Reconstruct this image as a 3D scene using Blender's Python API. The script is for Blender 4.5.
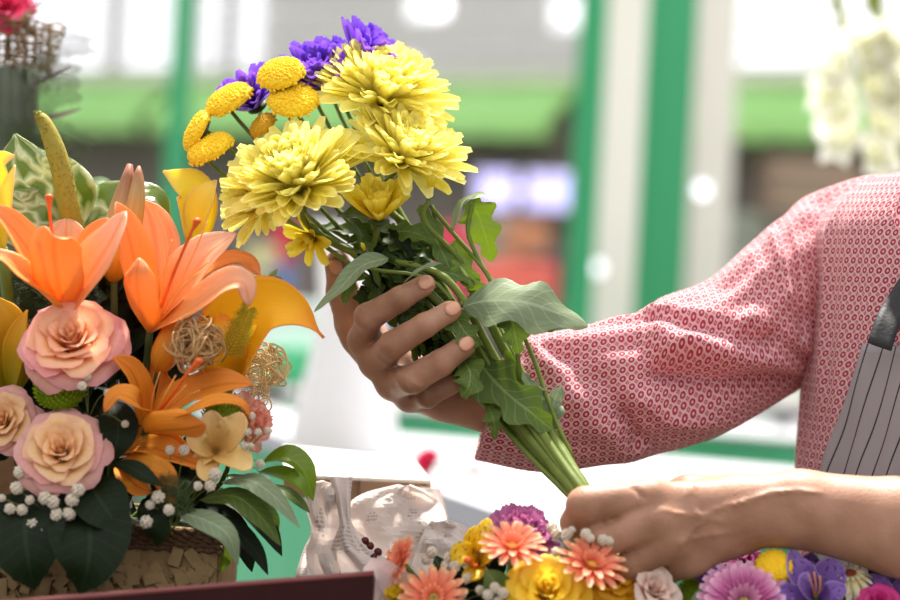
import bpy, math, random
import numpy as np
from mathutils import Vector
for o in list(bpy.data.objects): bpy.data.objects.remove(o)
rng = np.random.RandomState(7)
random.seed(7)
SC = bpy.context.scene
COL = SC.collection

# ---------------- camera, sky, sun, exposure ----------------
F = 2125.0
CAM = np.array([0.0, 0.0, 1.10])
ROLL = math.radians(3.0)
RV = np.array([math.cos(ROLL), 0, math.sin(ROLL)])
UV_ = np.array([-math.sin(ROLL), 0, math.cos(ROLL)])
FV = np.array([0.0, 1.0, 0.0])
cd = bpy.data.cameras.new('camera'); cam = bpy.data.objects.new('camera', cd); COL.objects.link(cam)
from mathutils import Matrix
cam.matrix_world = Matrix(((RV[0], UV_[0], 0, 0), (0, 0, -1, 0), (RV[2], UV_[2], 0, CAM[2]), (0, 0, 0, 1)))
cd.lens = 85; cd.sensor_width = 36; cd.clip_start = .05
cd.dof.use_dof = True; cd.dof.focus_distance = 1.675; cd.dof.aperture_fstop = 2.8
SC.camera = cam
SC.view_settings.view_transform = 'Standard'; SC.view_settings.look = 'None'
SC.view_settings.gamma = 1; SC.view_settings.exposure = 0.12
SC.cycles.use_denoising = True
SC.cycles.max_bounces = 8; SC.cycles.transparent_max_bounces = 8

w = bpy.data.worlds.new('sky'); SC.world = w; w.use_nodes = True
nt = w.node_tree; bg = nt.nodes['Background']
tc = nt.nodes.new('ShaderNodeTexCoord'); sp = nt.nodes.new('ShaderNodeSeparateXYZ')
mr = nt.nodes.new('ShaderNodeMapRange'); mr.inputs[1].default_value = -.3; mr.inputs[2].default_value = .9
cr = nt.nodes.new('ShaderNodeValToRGB')
cr.color_ramp.elements[0].color = (.10, .09, .08, 1); cr.color_ramp.elements[0].position = 0.1
cr.color_ramp.elements[1].color = (1.85, 1.85, 1.87, 1); cr.color_ramp.elements[1].position = .8
nt.links.new(tc.outputs['Generated'], sp.inputs[0]); nt.links.new(sp.outputs[2], mr.inputs[0])
nt.links.new(mr.outputs[0], cr.inputs[0]); nt.links.new(cr.outputs[0], bg.inputs[0])
bg.inputs[1].default_value = .8
sd = bpy.data.lights.new('sun', 'SUN'); so = bpy.data.objects.new('sun', sd); COL.objects.link(so)
sd.energy = 10; sd.angle = math.radians(4); sd.color = (1.0, .95, .86)
so.rotation_euler = Vector((.05, .42, .9)).to_track_quat('Z', 'Y').to_euler()   # light comes from behind, above
so.location = (1, 3, 4)

ld = bpy.data.lights.new('far_stall_fill', 'AREA'); lo_ = bpy.data.objects.new('far_stall_fill', ld); COL.objects.link(lo_)  # unseen fill light, added to brighten the far stalls and pillars
ld.energy = 95; ld.shape = 'RECTANGLE'; ld.size = 6; ld.size_y = 2.5; ld.color = (1, .99, .96)
lo_.location = (.3, 4.0, 3.7); lo_.rotation_euler = Vector((0, -.75, .65)).to_track_quat('Z', 'Y').to_euler()

# ---------------- helpers ----------------
def A(px, py, d): return CAM + RV*((px-450)/F*d) + UV_*((300-py)/F*d) + FV*d
def PX(px, py, z=None, n=None, p0=None):
    "where the ray of a pixel meets the level z, or the plane p0, n"
    r = RV*((px-450)/F) + UV_*((300-py)/F) + FV
    if z is not None: n = np.array([0, 0, 1.]); p0 = np.array([0, 0, z])
    return CAM + r*(np.dot(p0-CAM, n)/np.dot(r, n))
def DIR(x, y, z):
    v = RV*x + UV_*y - FV*z
    return v/np.linalg.norm(v)
def nrm(v): return v/(np.linalg.norm(v)+1e-12)
def lin(h, a=1):
    if isinstance(h, str): c = [int(h[i:i+2], 16)/255 for i in (0, 2, 4)]
    else: c = [x/255 for x in h]
    return tuple([(x/12.92 if x <= .04045 else ((x+.055)/1.055)**2.4) for x in c] + [a])

def base_mat(name):
    m = bpy.data.materials.new(name); m.use_nodes = True
    return m, m.node_tree, m.node_tree.nodes['Principled BSDF'], m.node_tree.nodes['Material Output']
def N(nt, t, **kw):
    n = nt.nodes.new(t)
    for k, v in kw.items(): setattr(n, k, v)
    return n
def math_(nt, op, a, b=None, c=None):
    n = nt.nodes.new('ShaderNodeMath'); n.operation = op
    for i, x in enumerate((a, b, c)):
        if x is None: continue
        if isinstance(x, (int, float)): n.inputs[i].default_value = x
        else: nt.links.new(x, n.inputs[i])
    return n.outputs[0]
def mixc(nt, fac, a, b, mode='MIX'):
    n = nt.nodes.new('ShaderNodeMix'); n.data_type = 'RGBA'; n.blend_type = mode
    for i, x in ((0, fac), (6, a), (7, b)):
        if isinstance(x, (int, float, tuple)): n.inputs[i].default_value = x
        else: nt.links.new(x, n.inputs[i])
    return n.outputs[2]
def uvsplit(nt):
    u = nt.nodes.new('ShaderNodeUVMap'); s = nt.nodes.new('ShaderNodeSeparateXYZ'); nt.links.new(u.outputs[0], s.inputs[0])
    return s.outputs[0], s.outputs[1], u.outputs[0]
def ramp(nt, fac, stops):
    r = nt.nodes.new('ShaderNodeValToRGB'); e = r.color_ramp.elements
    while len(e) < len(stops): e.new(.5)
    for i, (t, c) in enumerate(stops): e[i].position = t; e[i].color = lin(c)
    nt.links.new(fac, r.inputs[0]); return r.outputs[0]

def pmat(name, stops, edge=None, edge_at=.75, tr=.35, rough=.5, vein=.12, fleck=None, trc=None, spec=.3, midrib=None, bump=.15, groove=None):
    "thin petal or leaf: colour runs from base to tip (v), its rim may have its own colour"
    m, nt, b, out = base_mat(name)
    u, v, uv = uvsplit(nt)
    c = ramp(nt, v, stops)
    s = math_(nt, 'ABSOLUTE', math_(nt, 'SUBTRACT', math_(nt, 'MULTIPLY', u, 2.0), 1.0))
    if edge:
        f = nt.nodes.new('ShaderNodeMapRange'); f.inputs[1].default_value = edge_at; f.inputs[2].default_value = 1.0
        nt.links.new(math_(nt, 'MAXIMUM', s, v), f.inputs[0]); c = mixc(nt, f.outputs[0], c, lin(edge))
    cx = nt.nodes.new('ShaderNodeCombineXYZ')
    oi = nt.nodes.new('ShaderNodeObjectInfo')
    nt.links.new(math_(nt, 'MULTIPLY', u, 22.0), cx.inputs[0]); nt.links.new(math_(nt, 'MULTIPLY', v, 2.2), cx.inputs[1])
    nt.links.new(math_(nt, 'MULTIPLY', oi.outputs['Random'], 40.0), cx.inputs[2])
    no = nt.nodes.new('ShaderNodeTexNoise'); no.inputs['Scale'].default_value = 1.0; nt.links.new(cx.outputs[0], no.inputs['Vector'])
    g = math_(nt, 'MULTIPLY_ADD', no.outputs[0], vein*2, 1-vein)
    g = math_(nt, 'MULTIPLY', g, math_(nt, 'MULTIPLY_ADD', oi.outputs['Random'], .16, .92))
    hs = nt.nodes.new('ShaderNodeHueSaturation'); nt.links.new(c, hs.inputs['Color']); nt.links.new(g, hs.inputs['Value']); c = hs.outputs[0]
    if midrib:
        f = math_(nt, 'LESS_THAN', s, .06); f = math_(nt, 'MULTIPLY', f, .6)
        c = mixc(nt, f, c, lin(midrib))
        # side veins run slanting from the midrib
        q = math_(nt, 'FRACT', math_(nt, 'MULTIPLY', math_(nt, 'SUBTRACT', v, math_(nt, 'MULTIPLY', s, .18)), 9.0))
        f2 = math_(nt, 'MULTIPLY', math_(nt, 'LESS_THAN', math_(nt, 'ABSOLUTE', math_(nt, 'SUBTRACT', q, .5)), .06), .35)
        c = mixc(nt, f2, c, lin(midrib))
    if groove:
        gm = nt.nodes.new('ShaderNodeMapRange'); gm.inputs[1].default_value = .02; gm.inputs[2].default_value = .16; gm.inputs[3].default_value = .75; gm.inputs[4].default_value = 0; nt.links.new(s, gm.inputs[0])
        c = mixc(nt, gm.outputs[0], c, lin(groove))
    if fleck:
        n2 = nt.nodes.new('ShaderNodeTexNoise'); n2.inputs['Scale'].default_value = 1.3
        cy = nt.nodes.new('ShaderNodeCombineXYZ')
        nt.links.new(math_(nt, 'MULTIPLY', u, 9.0), cy.inputs[0]); nt.links.new(math_(nt, 'MULTIPLY', v, 6.0), cy.inputs[1]); nt.links.new(cy.outputs[0], n2.inputs['Vector'])
        f = math_(nt, 'GREATER_THAN', n2.outputs[0], .62); c = mixc(nt, math_(nt, 'MULTIPLY', f, .8), c, lin(fleck))
    nt.links.new(c, b.inputs['Base Color']); b.inputs['Roughness'].default_value = rough
    b.inputs['Specular IOR Level'].default_value = spec
    bp = nt.nodes.new('ShaderNodeBump'); bp.inputs['Strength'].default_value = bump; bp.inputs['Distance'].default_value = .002
    nt.links.new(no.outputs[0], bp.inputs['Height']); nt.links.new(bp.outputs[0], b.inputs['Normal'])
    t = nt.nodes.new('ShaderNodeBsdfTranslucent')
    if trc: t.inputs[0].default_value = lin(trc)
    else: nt.links.new(c, t.inputs[0])
    mx = nt.nodes.new('ShaderNodeMixShader'); mx.inputs[0].default_value = tr
    nt.links.new(b.outputs[0], mx.inputs[1]); nt.links.new(t.outputs[0], mx.inputs[2]); nt.links.new(mx.outputs[0], out.inputs[0])
    return m
def smat(name, col, col2=None, rough=.6, scale=60, spec=.3, bump=0, metal=0, tr=0):
    "solid surface with a mottle of a second colour"
    m, nt, b, out = base_mat(name)
    no = nt.nodes.new('ShaderNodeTexNoise'); no.inputs['Scale'].default_value = scale; no.inputs['Detail'].default_value = 4
    tcn = nt.nodes.new('ShaderNodeTexCoord'); nt.links.new(tcn.outputs['Object'], no.inputs['Vector'])
    c = mixc(nt, no.outputs[0], lin(col), lin(col2 or col))
    nt.links.new(c, b.inputs['Base Color']); b.inputs['Roughness'].default_value = rough
    b.inputs['Specular IOR Level'].default_value = spec; b.inputs['Metallic'].default_value = metal
    if bump:
        bp = nt.nodes.new('ShaderNodeBump'); bp.inputs['Strength'].default_value = bump; bp.inputs['Distance'].default_value = .002
        nt.links.new(no.outputs[0], bp.inputs['Height']); nt.links.new(bp.outputs[0], b.inputs['Normal'])
    if tr:
        t = nt.nodes.new('ShaderNodeBsdfTranslucent'); nt.links.new(c, t.inputs[0])
        mx = nt.nodes.new('ShaderNodeMixShader'); mx.inputs[0].default_value = tr
        nt.links.new(b.outputs[0], mx.inputs[1]); nt.links.new(t.outputs[0], mx.inputs[2]); nt.links.new(mx.outputs[0], out.inputs[0])
    return m
def emat(name, col, strength):
    m, nt, b, out = base_mat(name)
    b.inputs['Base Color'].default_value = lin(col); b.inputs['Emission Color'].default_value = lin(col); b.inputs['Emission Strength'].default_value = strength
    return m

class MB:
    def __init__(s): s.v = []; s.f = []; s.uv = []; s.n = 0
    def add(s, V, Fc, UVs=None):
        V = np.asarray(V, float).reshape(-1, 3)
        s.v.append(V); s.uv.append(np.zeros((len(V), 2)) if UVs is None else np.asarray(UVs, float).reshape(-1, 2))
        s.f += [tuple(i+s.n for i in f) for f in Fc]; s.n += len(V)
    def grid(s, P, UVs=None, closed=False):
        nu, nv = P.shape[:2]
        if UVs is None:
            a, b = np.meshgrid(np.linspace(0, 1, nv), np.linspace(0, 1, nu)); UVs = np.stack([a, b], -1)
        fs = []
        for i in range(nu-1):
            for j in range(nv-1): fs.append((i*nv+j, i*nv+j+1, (i+1)*nv+j+1, (i+1)*nv+j))
            if closed: fs.append((i*nv+nv-1, i*nv, (i+1)*nv, (i+1)*nv+nv-1))
        s.add(P.reshape(-1, 3), fs, UVs.reshape(-1, 2))
    def tube(s, pts, r, k=8, cap=True):
        pts = np.asarray(pts, float); n = len(pts)
        r = np.full(n, r) if np.isscalar(r) else np.asarray(r, float)
        T = np.gradient(pts, axis=0); T /= np.linalg.norm(T, axis=1)[:, None]+1e-12
        up = np.array([.3, .9, .2]) if abs(T[0] @ nrm(np.array([.3, .9, .2]))) < .9 else np.array([1., 0, 0])
        a = np.linspace(0, 2*np.pi, k, endpoint=False); P = np.zeros((n, k, 3))
        X = nrm(np.cross(T[0], up))
        for i in range(n):
            X = nrm(X - T[i]*(X @ T[i])); Y = np.cross(T[i], X)
            P[i] = pts[i] + r[i]*(np.cos(a)[:, None]*X + np.sin(a)[:, None]*Y)
        n0 = s.n; s.grid(P, closed=True)
        if cap: s.f.append(tuple(n0+j for j in range(k))[::-1]); s.f.append(tuple(n0+(n-1)*k+j for j in range(k)))
    def box(s, c, size, R=None):
        c = np.asarray(c, float); h = np.asarray(size, float)/2
        V = np.array([[x, y, z] for x in (-1, 1) for y in (-1, 1) for z in (-1, 1)])*h
        if R is not None: V = V @ np.asarray(R).T
        s.add(V+c, [(0, 1, 3, 2), (4, 6, 7, 5), (0, 4, 5, 1), (2, 3, 7, 6), (0, 2, 6, 4), (1, 5, 7, 3)], [[0, 0], [0, 1], [0, 0], [0, 1], [1, 0], [1, 1], [1, 0], [1, 1]])
    def prism(s, poly, z0, z1):
        n = len(poly); V = [[p[0], p[1], z0] for p in poly]+[[p[0], p[1], z1] for p in poly]
        s.add(V, [tuple(range(n))[::-1], tuple(range(n, 2*n))]+[(i, (i+1) % n, n+(i+1) % n, n+i) for i in range(n)])
    def ball(s, c, r, nu=7, nv=10, sc=(1, 1, 1), R=None, bump=0):
        th = np.linspace(0, np.pi, nu)[:, None]; ph = np.linspace(0, 2*np.pi, nv, endpoint=False)[None]
        P = np.stack([np.sin(th)*np.cos(ph), np.sin(th)*np.sin(ph), np.cos(th)*np.ones_like(ph)], -1)
        if bump: P *= (1+bump*rng.uniform(-1, 1, (nu, nv, 1)))
        P = P*np.asarray(sc)*r
        if R is not None: P = P @ np.asarray(R).T
        s.grid(P+np.asarray(c), closed=True)
    def link(s, name, mat, parent=None, smooth=True, loc=None, root=None):
        V = np.concatenate(s.v); uv = np.concatenate(s.uv)
        off = np.zeros(3)
        if parent is not None:
            r = parent
            while r.parent: r = r.parent
            off = np.array(r.location)
        elif loc is not None: off = np.asarray(loc, float)
        else: off = np.array([V[:, 0].mean(), V[:, 1].mean(), V[:, 2].min()])
        me = bpy.data.meshes.new(name); me.from_pydata((V-off).tolist(), [], s.f)
        ul = me.uv_layers.new(name='UVMap'); idx = np.empty(len(me.loops), int); me.loops.foreach_get('vertex_index', idx)
        ul.data.foreach_set('uv', uv[idx].ravel())
        me.polygons.foreach_set('use_smooth', [smooth]*len(me.polygons)); me.materials.append(mat); me.update()
        o = bpy.data.objects.new(name, me); COL.objects.link(o)
        if parent is not None: o.parent = parent
        else: o.location = off
        return o

def tag(o, label, cat, group=None, kind=None):
    o['label'] = label; o['category'] = cat
    if group: o['group'] = group
    if kind: o['kind'] = kind
    return o
def thing(name, label, cat, loc, group=None):
    o = bpy.data.objects.new(name, None); COL.objects.link(o); o.location = tuple(loc); o.empty_display_size = .02
    return tag(o, label, cat, group)
def struct(o): o['kind'] = 'structure'; return o

def frame(C, ax):
    Z = nrm(np.asarray(ax, float)); X = nrm(np.cross(Z, [.31, .2, .93] if abs(Z[2]) < .9 else [1., .1, 0])); Y = np.cross(Z, X)
    return np.asarray(C, float), np.stack([X, Y, Z], 1)
def toW(fr, P): return P @ fr[1].T + fr[0]

SH = {
 'lily': lambda t: np.clip(1.18*np.sin(np.pi*np.clip(t, 0, 1)**.85)**.62*(1-.25*t), .1, 1)*np.where(t > .97, .35, 1),
 'leaf': lambda t: np.maximum(np.sin(np.pi*t**.8)**.8, .03),
 'ovate': lambda t: np.maximum(np.sin(np.pi*(t**.65))**.9, .03),
 'strap': lambda t: np.maximum((.5+.56*t)*np.sqrt(np.clip(1-t**6, 0, 1)), .40),
 'round': lambda t: np.maximum(np.sqrt(np.clip(1-(2*t**.8-1.0)**2, 0, 1)), .12)*np.where(t < .2, .6+2*t, 1),
 'thin': lambda t: np.maximum(.35+.65*np.sin(np.pi*t)**.5-.6*t**6, .05),
 'lobed': lambda t: np.maximum(np.sin(np.pi*t**.7)**.7*(1+.32*np.cos(t*2*np.pi*3.3)), .05),
 'lobed2': lambda t: np.maximum(np.sin(np.pi*t**.75)**.75*(1+.2*np.cos(t*2*np.pi*3.0+1)), .05),
 'flat': lambda t: np.ones_like(t),
 'long': lambda t: np.maximum(np.sin(np.pi*t**.75)**.6*(1-.4*t), .03),
}
def petal_P(L, W, a0, a1, az, shape='strap', cup=.3, ruf=0, rk=3, nu=7, nv=4, r0=0, p=1.0, tw=0):
    t = np.linspace(0, 1, nu); a = np.radians(a0+(a1-a0)*t**p); dl = L/(nu-1)
    am = (a[1:]+a[:-1])/2
    x = r0+np.concatenate([[0], np.cumsum(np.cos(am)*dl)]); z = np.concatenate([[0], np.cumsum(np.sin(am)*dl)])
    wd = W/2*SH[shape](t); s = np.linspace(-1, 1, nv)[None]
    off = cup*wd[:, None]*s**2 + ruf*wd[:, None]*np.sin(rk*2*np.pi*t[:, None]+rng.uniform(0, 6)+s*2)*np.abs(s)**1.3
    X = x[:, None]-np.sin(a)[:, None]*off; Z = z[:, None]+np.cos(a)[:, None]*off; Y = wd[:, None]*s+tw*t[:, None]**2*L
    c, sn = math.cos(az), math.sin(az)
    return np.stack([X*c-Y*sn, X*sn+Y*c, Z], -1)
def cat(pts, n):
    "Catmull-Rom through the points"
    P = np.asarray(pts, float); P = np.concatenate([[2*P[0]-P[1]], P, [2*P[-1]-P[-2]]])
    m = len(P)-3; out = []
    for q in np.linspace(0, m-1e-6, n):
        i = int(q); t = q-i; a, b, c, d = P[i:i+4]
        out.append(.5*((2*b)+(-a+c)*t+(2*a-5*b+4*c-d)*t*t+(-a+3*b-3*c+d)*t**3))
    return np.array(out)
def blade_P(pts, W, shape, nd, cup=.25, ruf=0, rk=2.5, nu=14, nv=7, fold=0, twist=0):
    "pts: pixel, pixel, depth; W in pixels; nd: the way its upper face looks, seen from the camera (right, up, to viewer)"
    P = cat([A(*p) for p in pts], nu); T = np.gradient(P, axis=0); T /= np.linalg.norm(T, axis=1)[:, None]
    t = np.linspace(0, 1, nu); Wm = W*np.mean([p[2] for p in pts])/F
    n0 = DIR(*nd); s = np.linspace(-1, 1, nv)
    ph = rng.uniform(0, 6); out = np.zeros((nu, nv, 3)); wd = Wm/2*SH[shape](t)
    for i in range(nu):
        n = nrm(n0-T[i]*(n0 @ T[i])); S = np.cross(T[i], n)
        if twist:
            c, q = math.cos(twist*t[i]), math.sin(twist*t[i]); S, n = S*c+n*q, n*c-S*q
        off = cup*wd[i]*s**2 + fold*wd[i]*np.abs(s) + ruf*wd[i]*np.sin(rk*2*np.pi*t[i]+ph+s*1.7)*np.abs(s)
        out[i] = P[i]+S*(wd[i]*s)[:, None]+n*off[:, None]
    return out
def blade(name, mat, parent, *a, **k):
    b = MB(); b.grid(blade_P(*a, **k)); return b.link(name, mat, parent)
def leafthing(name, label, mat, group, pts, W, shape='leaf', nd=(0, .6, .8), cup=.2, ruf=0, stem=None, **k):
    b = MB(); b.grid(blade_P(pts, W, shape, nd, cup=cup, ruf=ruf, **k))
    if stem: b.tube(cat([A(*q) for q in stem], 8), .0013, 6)
    o = b.link(name, mat); return tag(o, label, 'leaf', group)
# ---------------- the place: ground, far wall, windows, awnings, posts ----------------
M = {}
M['ground'] = smat('ground', '8f8c86', '7a7772', scale=4)
M['darkwall'] = smat('darkwall', '7c746e', '605a58', scale=1.5)
M['greenpost'] = smat('greenpost', '3b9869', '32895b', scale=3, rough=.5)
M['awning'] = smat('awning', 'a6dc88', 'b8e89c', scale=3, tr=.4)
M['awning_edge'] = smat('awning_edge', 'c9cdb8', 'b9c9a8', scale=6)
M['slat'] = smat('slat', 'd6d5d4', 'c6c6c6', scale=8, tr=.35)
M['cream'] = smat('cream', 'd6d2ca', 'c8c5bc', scale=3)
M['daylight'] = emat('daylight', 'f4f4fa', 1.08)
M['white'] = smat('white', 'bcbcc0', 'b2b2b8', scale=5, rough=.4)
M['greencloth'] = smat('greencloth', '5ab48a', '4ea67c', scale=4)
M['greyedge'] = smat('greyedge', 'b4b6c0', 'a4a6b0', scale=5)
b = MB(); b.box((0, 6, -.01), (16, 16, .02)); struct(b.link('floor', M['ground']))
P0 = A(0, 82, 9.0); P1 = A(900, 82, 7.27); FT = nrm((P1-P0)*[1, 1, 0]); FN = np.array([FT[1], -FT[0], 0])   # FN looks to the viewer
def FAC(px, py, off=0.): return PX(px, py, n=FN, p0=P0+FN*off)
def fxz(px, py, off=0):
    p = FAC(px, py, off) - (P0+FN*off); return p @ FT, p[2]+P0[2]
def fbox(mb, x0, x1, z0, z1, off, th):
    c = P0*[1, 1, 0] + FT*(x0+x1)/2 + FN*(off+th/2) + np.array([0, 0, (z0+z1)/2])
    mb.box(c, (x1-x0, th, z1-z0), np.stack([FT, FN, [0, 0, 1.]], 1))
zt = P0[2]
b = MB(); fbox(b, -6, 8, 0, zt, -.12, .1); struct(b.link('wall_back', M['darkwall'], smooth=False))
def fx(px, py=60): return fxz(px, py)[0]
for i, (x0, x1) in enumerate(((-1400, -270), (-260, 30), (36, 172), (186, 250), (690, 1150))):
    b = MB(); fbox(b, fx(x0), fx(x1), zt, zt+1.6, -.16, .02); r = struct(b.link('window_%d' % (i+1), M['daylight'], smooth=False))
    b = MB(); nz = int(1.6/.058)
    for k in range(nz): fbox(b, fx(x0), fx(x1), zt+k*.058, zt+k*.058+.012, -.1, .03)
    fbox(b, fx(x0), fx(x1), zt, zt+.06, -.1, .05)
    xm = (fx(x0)+fx(x1))/2; fbox(b, xm-.03, xm+.03, zt, zt+1.6, -.1, .05)
    b.link('blind', M['slat'], r, smooth=False)
b = MB()
for k in range(26): 
    z = zt+k*.06
    fbox(b, fx(252), fx(688), z, z+.05, -.1+.02*(k % 2), .03)
o = b.link('wall_shutter', M['slat'], smooth=False); struct(o)
for i, (px, py, dz) in enumerate(((420, 6, .09), (565, 12, .11), (395, 62, .03))):
    b = MB(); x, z = fxz(px, py); fbox(b, x-.07, x+.07, z-dz/2, z+dz/2, -.06, .02)
    struct(b.link('window_%d' % (i+6), M['daylight']))
def awning(x0, x1, label):
    b = MB(); X0, X1 = fx(x0), fx(x1)
    prof = [(0, zt), (.02, zt-.015), (.24, zt-.15), (.26, zt-.165), (.262, zt-.235), (.25, zt-.235), (.24, zt-.17), (0, zt-.04)]
    n = 40; P = np.zeros((n, len(prof), 3))
    for i in range(n):
        X = X0+(X1-X0)*i/(n-1)
        for j, (o_, z) in enumerate(prof): P[i, j] = P0*[1, 1, 0]+FT*X+FN*(o_+.006*math.sin(i*1.3))+np.array([0, 0, z+(.012*abs(math.sin(i*.8)) if j in (4, 5) else 0)])
    b.grid(P, closed=True)
    t = b.link('awning', M['awning'], smooth=False); tag(t, label, 'awning', 'green awnings along the far stalls')
    b = MB(); fbox(b, X0, X1, zt-.01, zt+.035, .0, .04); b.link('awning_rail', M['awning_edge'], t, smooth=False)
awning(-200, 176, 'green awning left of the thin green post at the far left')
awning(188, 580, 'long green awning between the thin posts, behind the yellow chrysanthemums')
awning(700, 1150, 'green awning right of the broad green post, beside the white gladioli')
def post(px, d, w, label, nm='post', mat=None, py=300, top=3.0, cat_='post'):
    c = A(px, py, d); h = w*d/F
    b = MB(); b.box((c[0], c[1], top/2), (h, h, top)); b.box((c[0], c[1], .01), (h*2, h*2, .02))
    o = b.link(nm, mat or M['greenpost'], smooth=False); tag(o, label, cat_)
    b = MB(); b.box((c[0]-h*.5-.004, c[1]-h*.5, top/2), (.012, .012, top)); b.link('edge_strip', M['greenpost'] if mat is None else mat, o, smooth=False)
post(171, 5.6, 17, 'thin green post at the far left behind the lilies')
post(580, 5.2, 24, 'slim green metal post just left of the cream pillar')
post(658, 4.7, 44, 'broad green metal post in the middle distance above the sleeve')
post(614, 6.3, 46, 'cream square pillar between the two green posts', 'pillar', M['cream'], cat_='pillar')
post(704, 6.6, 38, 'pale grey pillar right of the broad green post', 'pillar', M['cream'], cat_='pillar')
# lamps on the pillars (round glows)
for px, py, d, r, s, lb in ((702, 190, 6.0, .018, 2.2, 'small round white lamp on the pale grey pillar'), (597, 268, 5.9, .018, 1.5, 'small dim round lamp low on the cream pillar'), (440, 8, 6.6, .03, 2.2, 'round white lamp high above the yellow chrysanthemums')):
    b = MB(); b.ball(A(px, py, d), r); o = b.link('lamp', emat('lamp_glow', 'f4f4ff', s)); tag(o, lb, 'lamp')
    b = MB(); b.tube([A(px, py, d+.02), A(px, py, d+.25)], .012, 8); b.link('lamp_arm', M['slat'], o)
# lit sign under the middle awning
x0, z0 = fxz(476, 210, .1); x1, z1 = fxz(578, 170, .1)
b = MB(); fbox(b, x0-.03, x1+.03, z0-.02, z1+.02, .05, .04); sg = b.link('shop_sign', M['darkwall'], smooth=False)
tag(sg, 'lit violet-white sign hanging in the dark under the middle awning', 'sign')
b = MB()
for a_, c_ in ((0, .40), (.5, 1)):
    n = 6
    for k in range(n):
        xa = x0+(x1-x0)*(a_+(c_-a_)*k/n); xb = xa+(x1-x0)*(c_-a_)/n*.72
        fbox(b, xa, xb, z0+.01, z1-.01, .095, .01)
        if k % 2: fbox(b, xa, xb+.03, (z0+z1)/2-.01, (z0+z1)/2+.01, .095, .01)
b.link('lit_letters', emat('sign_glow', 'd2ccff', .95), sg, smooth=False)
# goods on the far stalls: crates and tubs
def goods(px0, py0, px1, py1, d, col, label, cat_='crate', nm='crate', kind=0):
    a = A(px0, py1, d); c = A(px1, py0, d); dep = .25
    b = MB(); W_ = c[0]-a[0]; H_ = c[2]-a[2]; cx, cy, cz = (a[0]+c[0])/2, d+dep/2, (a[2]+c[2])/2
    mt = smat(nm+'_mat', col, scale=6)
    if kind == 0:     # slatted crate
        n = max(2, int(H_/.05))
        for k in range(n):
            z = a[2]+H_*(k+.5)/n
            b.box((cx, d, z), (W_, .012, H_/n*.85)); b.box((cx, d+dep, z), (W_, .012, H_/n*.85))
            for s in (-1, 1): b.box((cx+s*W_/2, cy, z), (.012, dep, H_/n*.85))
        b.box((cx, cy, a[2]+.005), (W_, dep, .01)); b.box((cx, cy, a[2]+H_*.8), (W_*.95, dep*.95, .02))
    else:             # round tub
        th = np.linspace(0, 2*np.pi, 20, endpoint=False); prof = [(0, 0), (.8, 0), (.95, .9), (1.02, .92), (1.02, 1), (.9, 1), (.85, .8), (0, .8)]
        P = np.array([[[cx+r*W_/2*math.cos(q), cy+r*W_/2*math.sin(q), a[2]+z*H_] for q in th] for r, z in prof]); b.grid(P, closed=True)
    o = b.link(nm, mt, smooth=bool(kind)); tag(o, label, cat_)
    # rack carrying it down to the ground
    b = MB()
    for sx in (-.9, .9):
        for sy in (0, dep): b.box((cx+sx*W_/2, d+sy, a[2]/2), (.02, .02, a[2]))
    b.link('rack', M['darkwall'], o, smooth=False)
goods(462, 218, 520, 262, 7.0, 'a8a498', 'greyish crate below the lit sign')
goods(508, 222, 548, 262, 6.8, 'c8916c', 'peach-brown crate below the right end of the lit sign')
goods(520, 256, 574, 290, 6.6, '3c3c50', 'dark blue crate left of the slim green post')
goods(478, 262, 556, 300, 6.3, 'dc6a5c', 'red-orange crate behind the hanging chrysanthemum leaf')
goods(430, 225, 472, 300, 6.4, 'c84058', 'crimson crate behind the top of the held stems')
goods(735, 215, 830, 300, 7.0, 'a4aca0', 'grey-green crate above the sleeve right of the pale pillar')
goods(770, 160, 860, 212, 6.8, '94806e', 'brown crate under the right-hand awning')
goods(266, 222, 296, 262, 6.0, 'c82848', 'red tub in the gap left of the raised hand', 'tub', 'tub', 1)
goods(238, 246, 276, 292, 5.8, 'c8c090', 'beige tub beside the red tub in the gap left of the raised hand', 'tub', 'tub', 1)
goods(262, 266, 292, 300, 5.6, '6078a8', 'blue tub below the red tub in the gap left of the raised hand', 'tub', 'tub', 1)
goods(236, 300, 314, 345, 5.2, 'dfe0e4', 'white crate above the green crate left of the white vase')
goods(262, 352, 326, 380, 5.0, '52c088', 'green crate left of the white vase')
goods(215, 200, 262, 240, 7.2, '706a68', 'dark grey crate far behind the yellow calla tips')
# second counter far behind, with the green band
zc = .833
cr_ = [PX(150, 386, z=zc), PX(860, 443, z=zc), PX(860, 427, z=zc), PX(150, 372, z=zc)]
b = MB(); b.prism([p[:2] for p in cr_], zc-.008, zc); ct = b.link('market_counter', M['white'], smooth=False)
tag(ct, 'far white counter with a green front band behind the white table', 'counter')
b = MB(); a0, a1 = cr_[0], cr_[1]; q = nrm(cr_[3]-cr_[0])*.03
b.prism([a0[:2]+q[:2], a1[:2]+q[:2], a1[:2]+2*q[:2], a0[:2]+2*q[:2]], 0, zc-.008); b.link('front_panel', M['greencloth'], ct, smooth=False)
M['darkrail'] = smat('darkrail', '5c5c64', '4a4a50', scale=8)
def rail(pxa, pya, pxb, pyb, d0, d1, h, th, mat, name, label, cat_):
    a, c = A(pxa, pya, d0), A(pxb, pyb, d1); c[2] = a[2]
    b = MB(); T = nrm((c-a)*[1, 1, 0]); L = np.linalg.norm((c-a)[:2])
    R = np.stack([T, np.cross([0, 0, 1.], T), [0, 0, 1.]], 1)
    b.box((a+c)/2, (L, th, h), R)
    for k in range(5):
        p = a+(c-a)*(k+.5)/5; b.box((p[0], p[1], (a[2]-h/2)/2), (.04, .04, a[2]-h/2))
    o = b.link(name, mat, smooth=False); tag(o, label, cat_)
rail(150, 372, 860, 424, 5.6, 5.1, .022, .05, M['darkrail'], 'metal_rail', 'dark metal rail running above the far counter', 'rail')
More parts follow.
